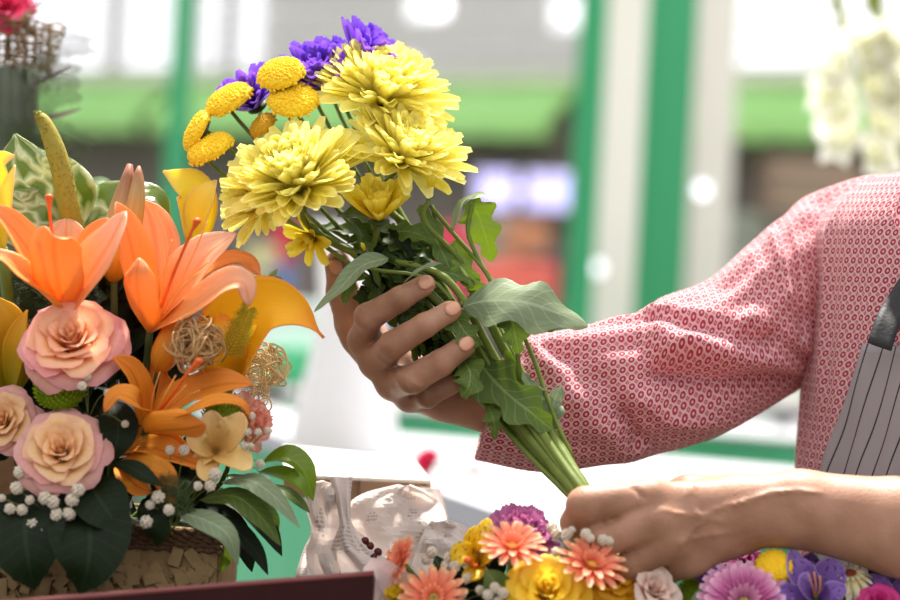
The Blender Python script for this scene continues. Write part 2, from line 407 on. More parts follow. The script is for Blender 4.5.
rail(150, 358, 860, 411, 5.9, 5.4, .045, .05, M['cream'], 'bench_plank', 'pale long plank bench behind the dark rail', 'bench')
rail(560, 376, 860, 396, 6.2, 5.9, .05, .06, M['greenpost'], 'green_rail', 'green board showing in the armpit gap below the sleeve', 'rail')

# ---------------- near white table with green cloth ----------------
zt2 = .878
tp = [PX(195, 405, z=zt2), PX(562, 535, z=zt2), PX(980, 530, z=zt2), PX(980, 484, z=zt2), PX(400, 434, z=zt2), PX(230, 398, z=zt2)]
b = MB(); b.prism([p[:2] for p in tp], zt2-.012, zt2); tb = b.link('market_table', M['white'], smooth=False)
tag(tb, 'white market table behind the held stems with a grey rim and green skirt', 'table')
ft = nrm((tp[1]-tp[0])[:2]); fn = np.array([ft[1], -ft[0]]);
if fn[1] > 0: fn = -fn
b = MB(); a, c = tp[0][:2], tp[1][:2]; b.prism([a+fn*.006, c+fn*.006, c, a], zt2-.028, zt2+.001); b.link('table_rim', M['greyedge'], tb, smooth=False)
b = MB(); n = 60; P = np.zeros((n, 2, 3))
for i in range(n):
    p = a+(c-a)*i/(n-1)+fn*(-.012+.004*math.sin(i*.9)); P[i, 0] = (p[0], p[1], zt2-.02); P[i, 1] = (p[0], p[1], .05)
b.grid(P)
p1 = tp[1][:2]; p2 = tp[2][:2]; P = np.zeros((n, 2, 3))
for i in range(n):
    p = p1+(p2-p1)*i/(n-1)+np.array([0, .01+.004*math.sin(i*.9)]); P[i, 0] = (p[0], p[1], zt2-.013); P[i, 1] = (p[0], p[1], .05)
b.grid(P); b.link('table_skirt', M['greencloth'], tb)
for i, (x, y) in enumerate(((tp[0]*.94+tp[3]*.06)[:2], (tp[1]*.94+tp[4]*.06)[:2], (tp[3]*.95+tp[0]*.05)[:2], (tp[4]*.95+tp[1]*.05)[:2])):
    b = MB(); b.box((x, y, (zt2-.012)/2), (.03, .03, zt2-.012)); b.link('leg', M['greyedge'], tb, smooth=False)
# white vase standing on it
def lathe(mb, c, prof, n=32):
    th = np.linspace(0, 2*np.pi, n, endpoint=False)
    P = np.array([[[c[0]+r*math.cos(q), c[1]+r*math.sin(q), c[2]+z] for q in th] for r, z in prof]); mb.grid(P, closed=True)
c = A(352, 300, 2.95); c[2] = zt2+.001
b = MB(); lathe(b, c, [(0, 0), (.075, 0), (.078, .01), (.068, .07), (.052, .15), (.047, .22), (.055, .29), (.062, .32), (.058, .32), (.05, .28), (.042, .2), (0, .18)])
o = b.link('vase', smat('porcelain', 'f4f4f4', 'ececee', rough=.35, tr=.2)); tag(o, 'tall white waisted vase on the table behind the raised hand', 'vase')
# crimson flower lying on the table
M['crimson'] = pmat('crimson', [(0, 'b01040'), (1, 'e03a68')], tr=.3)
c = PX(432, 470, z=zt2+.008); c[2] = zt2+.012
t = thing('cut_rose', 'crimson rose lying on the white table below the raised wrist', 'flower', c-[0, 0, .012])
b = MB()
fr = frame(c, (-.9, -.3, .3))
for k in range(14): b.grid(toW(fr, petal_P(.026, .03, 70-k*5, 40-k*4, k*2.4, 'round', cup=.5)))
b.link('petals', M['crimson'], t)
b = MB(); b.tube(cat([c+[.0, 0, 0], c+[.05, .01, -.006], c+[.11, .0, -.008]], 8), .003); b.link('stem', M['greencloth'], t)
b = MB()
for k in range(6): b.grid(toW(frame(c+[.03+.007*k, .0, .0], (.2, -.2, 1)), petal_P(.022, .014, 20, 0, k*1.9, 'round')))
b.link('loose_petals', pmat('pinkish', [(0, 'd85078'), (1, 'f0a0b4')]), t)
# sliver of stem on table edge
c = PX(701, 474, z=zt2)
b = MB(); b.tube([c+[0, 0, .002], c+[.012, 0, .002]], .0012); o = b.link('stem_clipping', M['awning']); tag(o, 'tiny yellow-green stem clipping on the white table above the forearm', 'clipping')

# ---------------- near work bench and dark red crate ----------------
M['redwood'] = smat('redwood', '401214', '200a0c', scale=14, rough=.4, spec=.25)
M['bench'] = smat('bench', '5d5a50', '4c4940', scale=5)
b = MB(); b.box((-.18, 1.59, .785), (.94, .62, .03))
bn = b.link('work_bench', M['bench'], smooth=False); tag(bn, 'low work bench carrying the crate and the small bouquets', 'bench')
for x, y in ((-.6, 1.32), (.25, 1.32), (-.6, 1.86), (.25, 1.86)):
    b = MB(); b.box((x, y, .385), (.05, .05, .77)); b.link('leg', M['bench'], bn, smooth=False)
q0, q1 = A(-90, 612, 1.50), A(374, 575, 1.55); zr = q1[2]
q0 = A(-90, 612, 1.50); 
b = MB(); 
T = nrm((q1-q0)*[1, 1, 0]); Nn = np.array([-T[1], T[0], 0]); dq = (q1-q0)[:2]
def cwall(mb, a, c, za, zc_, th=.012, z0=.801):
    t = nrm(np.append((c-a)[:2], 0)); n = np.array([-t[1], t[0], 0])*th
    V = [[a[0], a[1], z0], [c[0], c[1], z0], [c[0], c[1], zc_], [a[0], a[1], za]]; V = np.array(V); V2 = V+n
    mb.add(np.concatenate([V, V2]), [(0, 1, 2, 3), (7, 6, 5, 4), (3, 2, 6, 7), (1, 5, 6, 2), (0, 3, 7, 4), (0, 4, 5, 1)])
cwall(b, q0, q1, q0[2], q1[2]); q2 = A(392, 545, 1.88); q3 = A(-120, 570, 1.88)
cwall(b, q1, q2, q1[2], .83); cwall(b, q2, q3, .83, .83); cwall(b, q3, q0, .83, q0[2])
b.prism([q0[:2], q1[:2], q2[:2], q3[:2]], .801, .809)
crt = b.link('display_crate', M['redwood'], smooth=False); tag(crt, 'dark red lacquered crate along the bottom left holding the flower basket', 'crate')
b = MB(); p = cat([q0+[0, .001, .001], (q0+q1)/2+[0, .001, .001], q1+[0, .001, .001]], 6); b.tube(p, .0022, 8); b.link('rim', smat('redrim_highlight', '8c4a48', '6a3232', rough=.3, spec=.5, scale=10), crt)  # paler red paints the pinkish highlight along the top edge
# ---------------- the person: one continuous body, blouse, apron ----------------
def smin(a, b, k):
    h = np.maximum(k-np.abs(a-b), 0)/k
    return np.minimum(a, b)-h*h*h*k/6
class Field:
    def __init__(s, lo, hi, h):
        s.lo = np.asarray(lo, float); s.h = h; s.n = np.ceil((np.asarray(hi)-s.lo)/h).astype(int)+1
        s.F = np.full(s.n, .05, np.float32)
    def region(s, lo, hi):
        i0 = np.clip(np.floor((lo-s.lo)/s.h).astype(int), 0, s.n); i1 = np.clip(np.ceil((hi-s.lo)/s.h).astype(int)+1, 0, s.n)
        sl = tuple(slice(a, b) for a, b in zip(i0, i1))
        ax = [s.lo[k]+s.h*np.arange(i0[k], i1[k]) for k in range(3)]
        return sl, np.stack(np.meshgrid(*ax, indexing='ij'), -1).astype(np.float32)
    def cone(s, a, b, ra, rb, k=.006, F=None, sub=False):
        a = np.asarray(a); b = np.asarray(b); F = s.F if F is None else F
        m = max(ra, rb)+.012+k
        sl, P = s.region(np.minimum(a, b)-m, np.maximum(a, b)+m)
        if 0 in P.shape: return
        ba = b-a; h = np.clip(((P-a) @ ba)/(ba @ ba+1e-12), 0, 1)
        d = np.linalg.norm(P-a-h[..., None]*ba, axis=-1)-(ra+(rb-ra)*h)
        F[sl] = -smin(-F[sl], d, k) if sub else smin(F[sl], d, k)
def surface_nets(F, lo, h):
    S = F < 0
    n = np.array(F.shape)
    c = np.zeros(n-1, np.uint8)
    for dx in (0, 1):
        for dy in (0, 1):
            for dz in (0, 1): c += S[dx:n[0]-1+dx, dy:n[1]-1+dy, dz:n[2]-1+dz]
    I = np.argwhere((c > 0) & (c < 8)); idx = np.full(n-1, -1, np.int32); idx[tuple(I.T)] = np.arange(len(I))
    acc = np.zeros((len(I), 3)); cnt = np.zeros(len(I))
    cor = [(x, y, z) for x in (0, 1) for y in (0, 1) for z in (0, 1)]
    for i in range(8):
        for j in range(i+1, 8):
            if sum(abs(p-q) for p, q in zip(cor[i], cor[j])) != 1: continue
            a = F[tuple((I+cor[i]).T)]; b = F[tuple((I+cor[j]).T)]; m = (a < 0) != (b < 0)
            t = a[m]/(a[m]-b[m]); acc[m] += np.array(cor[i])+t[:, None]*(np.array(cor[j])-np.array(cor[i])); cnt[m] += 1
    V = lo+h*(I+acc/np.maximum(cnt, 1)[:, None])
    faces = []
    for ax in range(3):
        sl0 = [slice(None)]*3; sl1 = [slice(None)]*3; sl0[ax] = slice(0, -1); sl1[ax] = slice(1, None)
        A0 = S[tuple(sl0)]; A1 = S[tuple(sl1)]
        for flip, mask in ((0, A0 & ~A1), (1, ~A0 & A1)):
            E = np.argwhere(mask); u, v = [k for k in range(3) if k != ax]
            E = E[(E[:, u] > 0) & (E[:, v] > 0) & (E[:, u] < n[u]-1) & (E[:, v] < n[v]-1)]
            def g(du, dv):
                Q = E.copy(); Q[:, u] -= du; Q[:, v] -= dv; return idx[tuple(Q.T)]
            q = np.stack([g(0, 0), g(1, 0), g(1, 1), g(0, 1)], 1)
            if flip ^ (ax == 1): q = q[:, ::-1]
            faces.append(q)
    Q = np.concatenate(faces); Q = Q[(Q >= 0).all(1)]
    # two rounds of gentle smoothing along the quads
    for lam in (.5, -.52, .5, -.52):
        s = np.zeros_like(V); k = np.zeros(len(V))
        for a, b in ((0, 1), (1, 2), (2, 3), (3, 0)):
            np.add.at(s, Q[:, a], V[Q[:, b]]); np.add.at(s, Q[:, b], V[Q[:, a]]); np.add.at(k, Q[:, a], 1); np.add.at(k, Q[:, b], 1)
        V = V+lam*(s/np.maximum(k, 1)[:, None]-V)
    return V, Q[:, ::-1]

Hh = .002
fld = Field((-.115, 1.50, .80), (.60, 2.06, 1.34), Hh)
ON = set()
# --- raised hand (holds the tall bunch) ---
WR = A(449, 393, 1.735)
def chain(pts, rs, k=.004):
    "a finger: its own field, then blended into the hand"
    Fg = np.full(fld.n, .05, np.float32) if False else None
    return [(A(*p), r) for p, r in zip(pts, rs)]
palmA = [((449, 393, 1.735), (520, 411, 1.745), .0235, .026), ((520, 411, 1.745), (600, 425, 1.76), .027, .032), ((600, 400, 1.765), (690, 375, 1.80), .026, .030), ((690, 375, 1.80), (850, 280, 1.86), .030, .036)]
for a, c, ra, rb in palmA: fld.cone(A(*a), A(*c), ra, rb, .01)
mcpA = [(364, 340, 1.70), (376, 362, 1.695), (393, 383, 1.70), (410, 396, 1.715)]
for i, m in enumerate(mcpA):
    fld.cone(WR+RV*(-.004)+FV*(-.004+.004*i), A(*m), .0175, .0118, .012)
for i in range(3): fld.cone(A(*mcpA[i]), A(*mcpA[i+1]), .0115, .0115, .008)
fld.cone(WR, A(400, 372, 1.735), .019, .018, .012)            # heel of the thumb, behind
fld.cone(A(400, 372, 1.735), A(358, 338, 1.735), .018, .0135, .012)
fingersA = [
 [((364, 340, 1.70), .0115), ((369, 317, 1.672), .0112), ((400, 299, 1.660), .0098), ((423, 286, 1.664), .0082)],
 [((376, 362, 1.695), .0115), ((393, 345, 1.660), .0112), ((424, 326, 1.652), .0098), ((449, 312, 1.658), .0082)],
 [((393, 383, 1.70), .0125), ((412, 379, 1.665), .0118), ((441, 363, 1.655), .0105), ((463, 347, 1.660), .0089)],
 [((410, 396, 1.715), .0105), ((428, 396, 1.69), .0095), ((450, 384, 1.69), .0085), ((466, 374, 1.70), .0075)],
]
thumbA = [((376, 350, 1.735), .0175), ((355, 322, 1.738), .0162), ((343, 292, 1.735), .0132), ((338, 265, 1.728), .0106)]
# --- working hand (pinches the stem ends) ---
WB = A(737, 514, 1.60)
armB = [((737, 512, 1.60), (800, 509, 1.60), .0275, .0285), ((800, 509, 1.60), (900, 527, 1.60), .0285, .0365), ((900, 527, 1.60), (1010, 548, 1.60), .0365, .043), ((1010, 548, 1.60), (1115, 330, 1.62), .042, .045)]
for a, c, ra, rb in armB: fld.cone(A(*a), A(*c), ra, rb, .012)
mcpB = [(650, 500, 1.585), (653, 522, 1.577), (664, 543, 1.58), (684, 560, 1.59)]
for i, m in enumerate(mcpB): fld.cone(WB+UV_*(.008-.007*i), A(*m), .0185, .0132, .012)
for i in range(3): fld.cone(A(*mcpB[i])+RV*.006, A(*mcpB[i+1])+RV*.006, .0128, .0128, .008)
fld.cone(A(737, 505, 1.612), A(690, 498, 1.618), .022, .018, .012)
fingersB = [
 [((650, 500, 1.585), .0160), ((587, 506, 1.578), .0146), ((578, 523, 1.588), .0125), ((586, 540, 1.603), .0095)],
 [((653, 522, 1.577), .0150), ((604, 539, 1.576), .0132), ((598, 555, 1.590), .0112), ((606, 568, 1.605), .0090)],
 [((664, 543, 1.58), .0140), ((634, 563, 1.586), .0125), ((622, 578, 1.60), .0100), ((626, 590, 1.612), .0085)],
 [((684, 560, 1.59), .0125), ((664, 573, 1.60), .0105), ((652, 586, 1.612), .0090), ((652, 596, 1.62), .0075)],
]
thumbB = [((690, 500, 1.62), .0165), ((645, 505, 1.635), .0135), ((607, 512, 1.632), .0115), ((580, 512, 1.616), .0092)]
base = fld.F.copy()
for ch, kb in [(c, .005) for c in fingersA]+[(c, .001) for c in fingersB]+[(thumbA, .008), (thumbB, .008)]:
    P = np.array([A(*p) for p, r in ch]); r = [q for _, q in ch]
    m = .03
    lo, hi = P.min(0)-m, P.max(0)+m
    sub = Field.__new__(Field); sub.h = fld.h
    i0 = np.clip(np.floor((lo-fld.lo)/fld.h).astype(int), 0, fld.n); i1 = np.clip(np.ceil((hi-fld.lo)/fld.h).astype(int)+1, 0, fld.n)
    sub.lo = fld.lo+fld.h*i0; sub.n = i1-i0; sub.F = np.full(sub.n, .05, np.float32)
    for j in range(3): sub.cone(P[j], P[j+1], r[j], r[j+1], .003)
    for j in (1, 2):                                       # knuckle swell on the back of each joint
        bend = nrm(P[j]*2-P[j-1]-P[j+1]); c = P[j]+bend*r[j]*.22; sub.cone(c-bend*.001, c, r[j]*.88, r[j]*.88, .004)
    # soft pad at the tip
    e = nrm(P[3]-P[2]); sub.cone(P[3], P[3]+e*.003, r[3], r[3]*.9, .003)
    sl = tuple(slice(a, b) for a, b in zip(i0, i1))
    fld.F[sl] = np.minimum(fld.F[sl], smin(base[sl], sub.F, kb+.004))
# raised veins and tendons on the working hand and forearm, faint creases
def vein(pts, r, k=.004):
    # lies just on the skin: march each point towards the viewer side of the surface
    P = cat([A(*p) for p in pts], 3*len(pts)); Q = []
    for p in P:
        q = p-FV*.06
        for _ in range(60):
            ii = np.round((q-fld.lo)/fld.h).astype(int)
            if (ii < 0).any() or (ii >= fld.n).any(): break
            d = float(fld.F[tuple(ii)])
            if d < .0004: break
            q = q+FV*max(d*.6, .0006)
        Q.append(q)
    return Q, r, k
vs = [vein([(688, 517, 1.6), (715, 505, 1.6), (745, 497, 1.6), (768, 490, 1.6), (795, 488, 1.6), (815, 490, 1.6)], .0011),
      vein([(683, 494, 1.6), (690, 485, 1.6), (690, 506, 1.6), (700, 514, 1.6)], .0009),
      vein([(672, 545, 1.6), (688, 525, 1.6), (705, 514, 1.6)], .0009),
      vein([(655, 505, 1.6), (690, 512, 1.6), (720, 518, 1.6)], .0006), vein([(666, 538, 1.6), (700, 532, 1.6), (730, 528, 1.6)], .0007),
      vein([(374, 350, 1.7), (400, 372, 1.7), (430, 388, 1.7)], .0012), vein([(390, 372, 1.7), (412, 385, 1.7), (440, 395, 1.7)], .0010)]
def VT(Q, p):
    i = min(range(len(Q)), key=lambda i: np.linalg.norm(Q[i]-p)); return .3+.7*math.sin(math.pi*(i+.5)/len(Q))**.6
for Q, r, k in vs:
    for a, c in zip(Q[:-1], Q[1:]):
        if np.linalg.norm(a-c) > 1e-5 and np.linalg.norm(a-c) < .03: fld.cone(a, c, r*VT(Q, a), r*VT(Q, c), k)
for pts in ([(637, 502, 1.6), (620, 511, 1.6), (600, 520, 1.6), (590, 524, 1.6)], [(640, 538, 1.6), (628, 544, 1.6), (616, 548, 1.6)], [(630, 484, 1.6), (640, 494, 1.6)]):
    Q, r, k = vein(pts, .0011)
    for a, c in zip(Q[:-1], Q[1:]): fld.cone(a, c, .0012, .0012, .003, sub=True)
# trunk, shoulders and neck under the clothes
for a, c, ra, rb in (((850, 280, 1.86), (960, 262, 1.82), .042, .06), ((1115, 330, 1.62), (1010, 262, 1.75), .045, .07), ((975, 290, 1.79), (985, 640, 1.79), .105, .105)): fld.cone(A(*a), A(*c), ra, rb, .02)
fld.F[-1] = .05; fld.F[0] = .05; fld.F[:, 0] = .05; fld.F[:, -1] = .05; fld.F[..., 0] = .05; fld.F[..., -1] = .05
V, Q = surface_nets(fld.F, fld.lo, fld.h)
# neck and head (above and right of the frame), looking down at the flowers
HC = A(1035, -45, 1.80); hf = nrm(np.array([-.86, -.28, -.42])); hs = nrm(np.cross(hf, [0, 0, 1.])); hu = np.cross(hs, hf)
fh = Field(HC-[.17, .17, .30], HC+[.17, .17, .16], .003)
def HP_(f, s, u): return HC+hf*f+hs*s+hu*u
for a, c, ra, rb, k in ((HP_(-.012, 0, .012), HP_(.012, 0, .02), .082, .078, .02), (HP_(.035, 0, -.02), HP_(.052, 0, -.082), .055, .030, .03), (HP_(-.03, 0, -.03), A(995, 215, 1.80), .052, .056, .02),
    (HP_(.088, 0, .012), HP_(.108, 0, -.026), .006, .011, .012), (HP_(.080, -.022, -.060), HP_(.080, .022, -.060), .008, .008, .008), (HP_(.082, -.016, -.068), HP_(.082, .016, -.068), .006, .006, .008),
    (HP_(.082, -.038, .022), HP_(.088, -.012, .020), .008, .007, .012), (HP_(.082, .038, .022), HP_(.088, .012, .020), .008, .007, .012), (HP_(0, .078, .01), HP_(.004, .076, -.028), .014, .009, .005), (HP_(0, -.078, .01), HP_(.004, -.076, -.028), .014, .009, .005)): fh.cone(a, c, ra, rb, k)
for s in (-.030, .030): fh.cone(HP_(.094, s, .002), HP_(.094, s*1.05, .001), .011, .011, .006, sub=True)
fh.F[-1] = .05; fh.F[0] = .05; fh.F[:, 0] = .05; fh.F[:, -1] = .05; fh.F[..., 0] = .05; fh.F[..., -1] = .05
Vh, Qh = surface_nets(fh.F, fh.lo, fh.h); Q = np.concatenate([Q, Qh+len(V)]); V = np.concatenate([V, Vh])

def skin_mat():
    m, nt, b, out = base_mat('skin')
    tcn = N(nt, 'ShaderNodeTexCoord'); n1 = N(nt, 'ShaderNodeTexNoise'); n1.inputs['Scale'].default_value = 30; n1.inputs['Detail'].default_value = 5
    nt.links.new(tcn.outputs['Object'], n1.inputs['Vector'])
    c = ramp(nt, n1.outputs[0], [(.3, '92684f'), (.5, 'a67a62'), (.72, 'b48870')])
    nt.links.new(c, b.inputs['Base Color']); b.inputs['Roughness'].default_value = .5; b.inputs['Specular IOR Level'].default_value = .35
    b.inputs['Subsurface Weight'].default_value = .25; b.inputs['Subsurface Radius'].default_value = (.006, .0025, .0015); b.inputs['Subsurface Scale'].default_value = 1
    n2 = N(nt, 'ShaderNodeTexNoise'); n2.inputs['Scale'].default_value = 420; n2.inputs['Detail'].default_value = 3
    v = N(nt, 'ShaderNodeTexVoronoi'); v.inputs['Scale'].default_value = 700
    nt.links.new(tcn.outputs['Object'], n2.inputs['Vector']); nt.links.new(tcn.outputs['Object'], v.inputs['Vector'])
    bp = N(nt, 'ShaderNodeBump'); bp.inputs['Strength'].default_value = .35; bp.inputs['Distance'].default_value = .0008
    nt.links.new(math_(nt, 'ADD', n2.outputs[0], math_(nt, 'MULTIPLY', v.outputs[0], .5)), bp.inputs['Height']); nt.links.new(bp.outputs[0], b.inputs['Normal'])
    return m
M['skin'] = skin_mat(); M['nail'] = smat('nail', 'dca283', 'c98e72', rough=.22, spec=.6)
pl = A(985, 300, 1.79); pl[2] = 0
person = thing('person', 'person in crimson-dotted blouse and grey striped apron holding up the yellow flower bunch', 'person', pl)
b = MB(); b.add(V, [tuple(q) for q in Q.tolist()]); body = b.link('body', M['skin'], person)
for s in (-.030, .030):
    b = MB(); b.ball(HP_(.076, s, .002), .0125, 10, 16); ey = b.link('eye', smat('eye_white', 'f0ece6', rough=.2), body)
    b = MB(); b.ball(HP_(.0865, s, -.001), .0046, 6, 10); b.link('iris', smat('iris_brown', '3c2818', rough=.2), ey)
b = MB(); b.ball(HP_(-.022, 0, .022), .096, 16, 28, (1, 1, .98), bump=.012); b.ball(HP_(-.11, 0, .03), .04, 12, 18, bump=.02)
b.link('hair', smat('dark_hair', '3c2a20', '241812', scale=220, rough=.5, bump=.6), body)
# nails
def nail(ch, up, w=.0115, L=.0125, sc=1.0):
    P = [A(*p) for p, r in ch]; e = nrm(P[3]-P[2]); r = ch[3][1]; n = DIR(*up); n = nrm(n-e*(n @ e)); S = np.cross(e, n)
    u = np.linspace(-1, 1, 7); t = np.linspace(0, 1, 6); G = np.zeros((6, 7, 3))
    for i, q in enumerate(t):
        hw = w/2*(.82+.18*math.sin(q*math.pi))*(1 if q > .1 else .85)
        for j, s in enumerate(u):
            ang = s*.85; G[i, j] = P[3]+e*(-.0045+L*q-.0015*s*s*(2*q-1))+S*math.sin(ang)*hw*1.18+n*(r*(.66+.34*math.cos(ang))*(1.075-.10*q*q)+.0004)
    b = MB(); b.grid(G); o = b.link('fingernail', M['nail'], body); 
    md = o.modifiers.new('thick', 'SOLIDIFY'); md.thickness = .0007; md.offset = 0
nail(fingersA[0], (.1, .25, 1)); nail(fingersA[1], (.15, .2, 1)); nail(fingersA[2], (.15, .2, 1))
nail(thumbA, (-.15, .1, 1), .011)
# --- blouse ---
def blouse_mat():
    m, nt, b, out = base_mat('dotted_cotton')
    u, v, _ = uvsplit(nt)
    fu = math_(nt, 'SUBTRACT', math_(nt, 'FRACT', u), .5); fv = math_(nt, 'SUBTRACT', math_(nt, 'FRACT', v), .5)
    d = math_(nt, 'SQRT', math_(nt, 'ADD', math_(nt, 'MULTIPLY', fu, fu), math_(nt, 'MULTIPLY', fv, fv)))
    ring = math_(nt, 'MULTIPLY', math_(nt, 'LESS_THAN', d, .36), math_(nt, 'GREATER_THAN', d, .13))
    gu = math_(nt, 'SUBTRACT', math_(nt, 'FRACT', math_(nt, 'ADD', u, .5)), .5); gv = math_(nt, 'SUBTRACT', math_(nt, 'FRACT', math_(nt, 'ADD', v, .5)), .5)
    d2 = math_(nt, 'ADD', math_(nt, 'ABSOLUTE', gu), math_(nt, 'ABSOLUTE', gv))
    dia = math_(nt, 'MULTIPLY', math_(nt, 'LESS_THAN', d2, .27), math_(nt, 'GREATER_THAN', d2, .07))
    f = math_(nt, 'MAXIMUM', ring, math_(nt, 'MULTIPLY', dia, .8))
    c = mixc(nt, f, lin('efc8c8'), lin('b43e5a'))
    nt.links.new(c, b.inputs['Base Color']); b.inputs['Roughness'].default_value = .85; b.inputs['Specular IOR Level'].default_value = .1
    b.inputs['Sheen Weight'].default_value = .2
    no = N(nt, 'ShaderNodeTexNoise'); no.inputs['Scale'].default_value = 1.7; no.inputs['Detail'].default_value = 5; uvn = N(nt, 'ShaderNodeUVMap'); nt.links.new(uvn.outputs[0], no.inputs['Vector'])
    bp = N(nt, 'ShaderNodeBump'); bp.inputs['Strength'].default_value = .3; bp.inputs['Distance'].default_value = .003; nt.links.new(no.outputs[0], bp.inputs['Height']); nt.links.new(bp.outputs[0], b.inputs['Normal'])
    t = N(nt, 'ShaderNodeBsdfTranslucent'); nt.links.new(c, t.inputs[0])
    mx = N(nt, 'ShaderNodeMixShader'); mx.inputs[0].default_value = .3
    nt.links.new(b.outputs[0], mx.inputs[1]); nt.links.new(t.outputs[0], mx.inputs[2]); nt.links.new(mx.outputs[0], out.inputs[0])
    return m
M['blouse'] = blouse_mat()
sec = [((512, 340), (476, 460), 1.745, .040), ((553, 332), (545, 470), 1.75, .046), ((612, 319), (612, 463), 1.76, .05), ((640, 313), (640, 458), 1.768, .052), ((662, 297), (670, 450), 1.776, .054),
       ((705, 283), (722, 434), 1.79, .058), ((742, 252), (762, 413), 1.81, .060), ((776, 224), (790, 394), 1.83, .062), ((806, 198), (815, 384), 1.85, .064), ((862, 179), (872, 392), 1.86, .062), ((915, 172), (915, 392), 1.85, .062)]
ns, na = 170, 144; HP = .0078
C_ = cat([A((t[0]+b_[0])/2, (t[1]+b_[1])/2, d) for t, b_, d, q in sec], ns)
Tp = cat([A(t[0], t[1], d) for t, b_, d, q in sec], ns); Bt = cat([A(b_[0], b_[1], d) for t, b_, d, q in sec], ns)
dep = cat([[q, 0, 0] for *_, q in sec], ns)[:, 0]
arc = np.concatenate([[0], np.cumsum(np.linalg.norm(np.diff(C_, axis=0), axis=1))])
G = np.zeros((ns, na+1, 3)); UVs = np.zeros((ns, na+1, 2))
def foldsum(s, a):
    "creases: each runs from (s, a) to (s, a), s 0 cuff .. 1 armhole; a in degrees, 90 top, 0 towards the viewer, -90 underside"
    out = 0
    for s0, a0, s1, a1, wd, amp in FOLDS:
        dx, dy = (s1-s0), (a1-a0)/180; L2 = dx*dx+dy*dy
        px, py = s-s0, (a-a0)/180
        h = min(max((px*dx+py*dy)/L2, 0), 1); d2 = (px-h*dx)**2+(py-h*dy)**2
        out += 1.8*amp*math.exp(-d2/(wd*wd))*(1-.3*h)
    return out
FOLDS = [(.34, 35, .80, -62, .075, .0075), (.42, 5, .84, -75, .055, -.0085), (.26, 40, .60, -50, .05, -.005), (.735, 88, .78, -35, .03, -.006), (.70, 88, .74, 0, .035, .005), (.05, 60, .22, -55, .022, .004), (.09, 60, .27, -50, .028, -.005), (.13, -68, .3, -60, .02, .003),
 (.30, 80, .56, 15, .03, .007), (.56, 15, .86, -60, .03, .006), (.36, 60, .60, -5, .035, -.008), (.62, -5, .84, -72, .03, -.007),
 (.44, 20, .72, -45, .03, .006), (.34, 10, .66, -52, .03, -.006), (.30, -10, .52, -60, .03, .005),
 (.70, 80, .72, -20, .018, -.006), (.665, 85, .68, 10, .02, .006), (.75, 85, .77, -30, .03, .005), (.60, 85, .62, 40, .02, .003),
 (.2, 80, .4, 60, .03, .004), (.82, 85, .84, -70, .02, -.006), (.9, 80, .92, -80, .04, .004), (.5, 80, .55, 50, .03, -.004), (.22, -20, .38, -75, .025, -.004)]
for i in range(ns):
    up = (Tp[i]-Bt[i])/2; hu = np.linalg.norm(up)
    for j in range(na+1):
        th = 2*np.pi*j/na; a = math.degrees(math.atan2(math.sin(th), math.cos(th)))
        ca, sa = math.cos(th), math.sin(th)
        e = 1.0
        P = C_[i]+up*sa*e-FV*dep[i]*ca
        rad = nrm(up*sa/hu-FV*ca)
        sN = i/(ns-1); k = foldsum(sN, a) if a < 120 and a > -120 else 0
        k *= (1-min(1, abs(sa))**10)*.85+.15
        k += .0012*math.sin(th*7+sN*23)*math.sin(sN*17+th*2)+.001*math.sin(th*13+sN*9)
        G[i, j] = P+rad*k
        UVs[i, j] = (arc[i]/HP, j/na*round(2*np.pi*.062/HP))
b = MB(); b.grid(G, UVs)
# turned hem: inside of the cuff
rim = G[0]; inner = []
for q, (sc, back) in enumerate(((1, 0), (.965, -.002), (.95, .006), (.93, .05), (.9, .09))):
    inner.append(C_[0]+(rim-C_[0])*sc+nrm(C_[3]-C_[0])*back)
b.grid(np.array(inner), np.stack([np.stack([np.full(na+1, -q*1.2), UVs[0, :, 1]], -1) for q in range(5)]))
# trunk of the blouse
tc_ = [(150, 992, 1.80, .056, .058), (172, 988, 1.80, .06, .062), (186, 965, 1.80, .085, .09), (230, 958, 1.80, .118, .12), (300, 963, 1.80, .128, .135), (385, 972, 1.80, .142, .14), (430, 974, 1.80, .146, .14), (480, 975, 1.80, .150, .14), (560, 978, 1.80, .15, .14), (700, 985, 1.80, .155, .145)]
nt_, na2 = 100, 150
TC = cat([A(x, y, d) for y, x, d, _, _ in tc_], nt_); TR = cat([[rx, ry, 0] for *_, rx, ry in tc_], nt_)
def trunk(i, th, off=0):
    rx, ry = TR[i, 0]+off, TR[i, 1]+off
    w_ = .0022*math.sin(th*26+i*.03)*min(1, max(0, (i-25)/40))+.004*math.exp(-((th-3.35-.002*i)/.05)**2)*min(1, i/50)
    return TC[i]+np.array([math.cos(th)*(rx+w_), -math.sin(th)*-(ry+w_), 0])
G2 = np.zeros((nt_, na2+1, 3)); U2 = np.zeros((nt_, na2+1, 2))
ar = np.concatenate([[0], np.cumsum(np.linalg.norm(np.diff(TC, axis=0), axis=1))])
for i in range(nt_):
    for j in range(na2+1):
        th = 2*np.pi*j/na2; G2[i, j] = trunk(i, th); U2[i, j] = (j/na2*110+.3*ar[i]/HP, ar[i]/HP)
b.grid(G2, U2); 
S2 = cat([A(960, 215, 1.76), A(1040, 235, 1.70), A(1110, 290, 1.63), A(1115, 380, 1.61), A(1085, 450, 1.605)], 60); L2 = np.concatenate([[0], np.cumsum(np.linalg.norm(np.diff(S2, axis=0), axis=1))])
n0_ = b.n; b.tube(S2, np.interp(np.linspace(0, 1, 60), [0, .3, .7, 1], [.085, .08, .072, .068])*(1+.03*np.sin(np.arange(60)*.9)), 64, cap=False)
b.uv[-1] = np.array([[L2[i]/HP, j/64*54] for i in range(60) for j in range(64)])
bl = b.link('blouse', M['blouse'], person); bl['label'] = 'pale pink blouse printed with small crimson rings and diamonds'
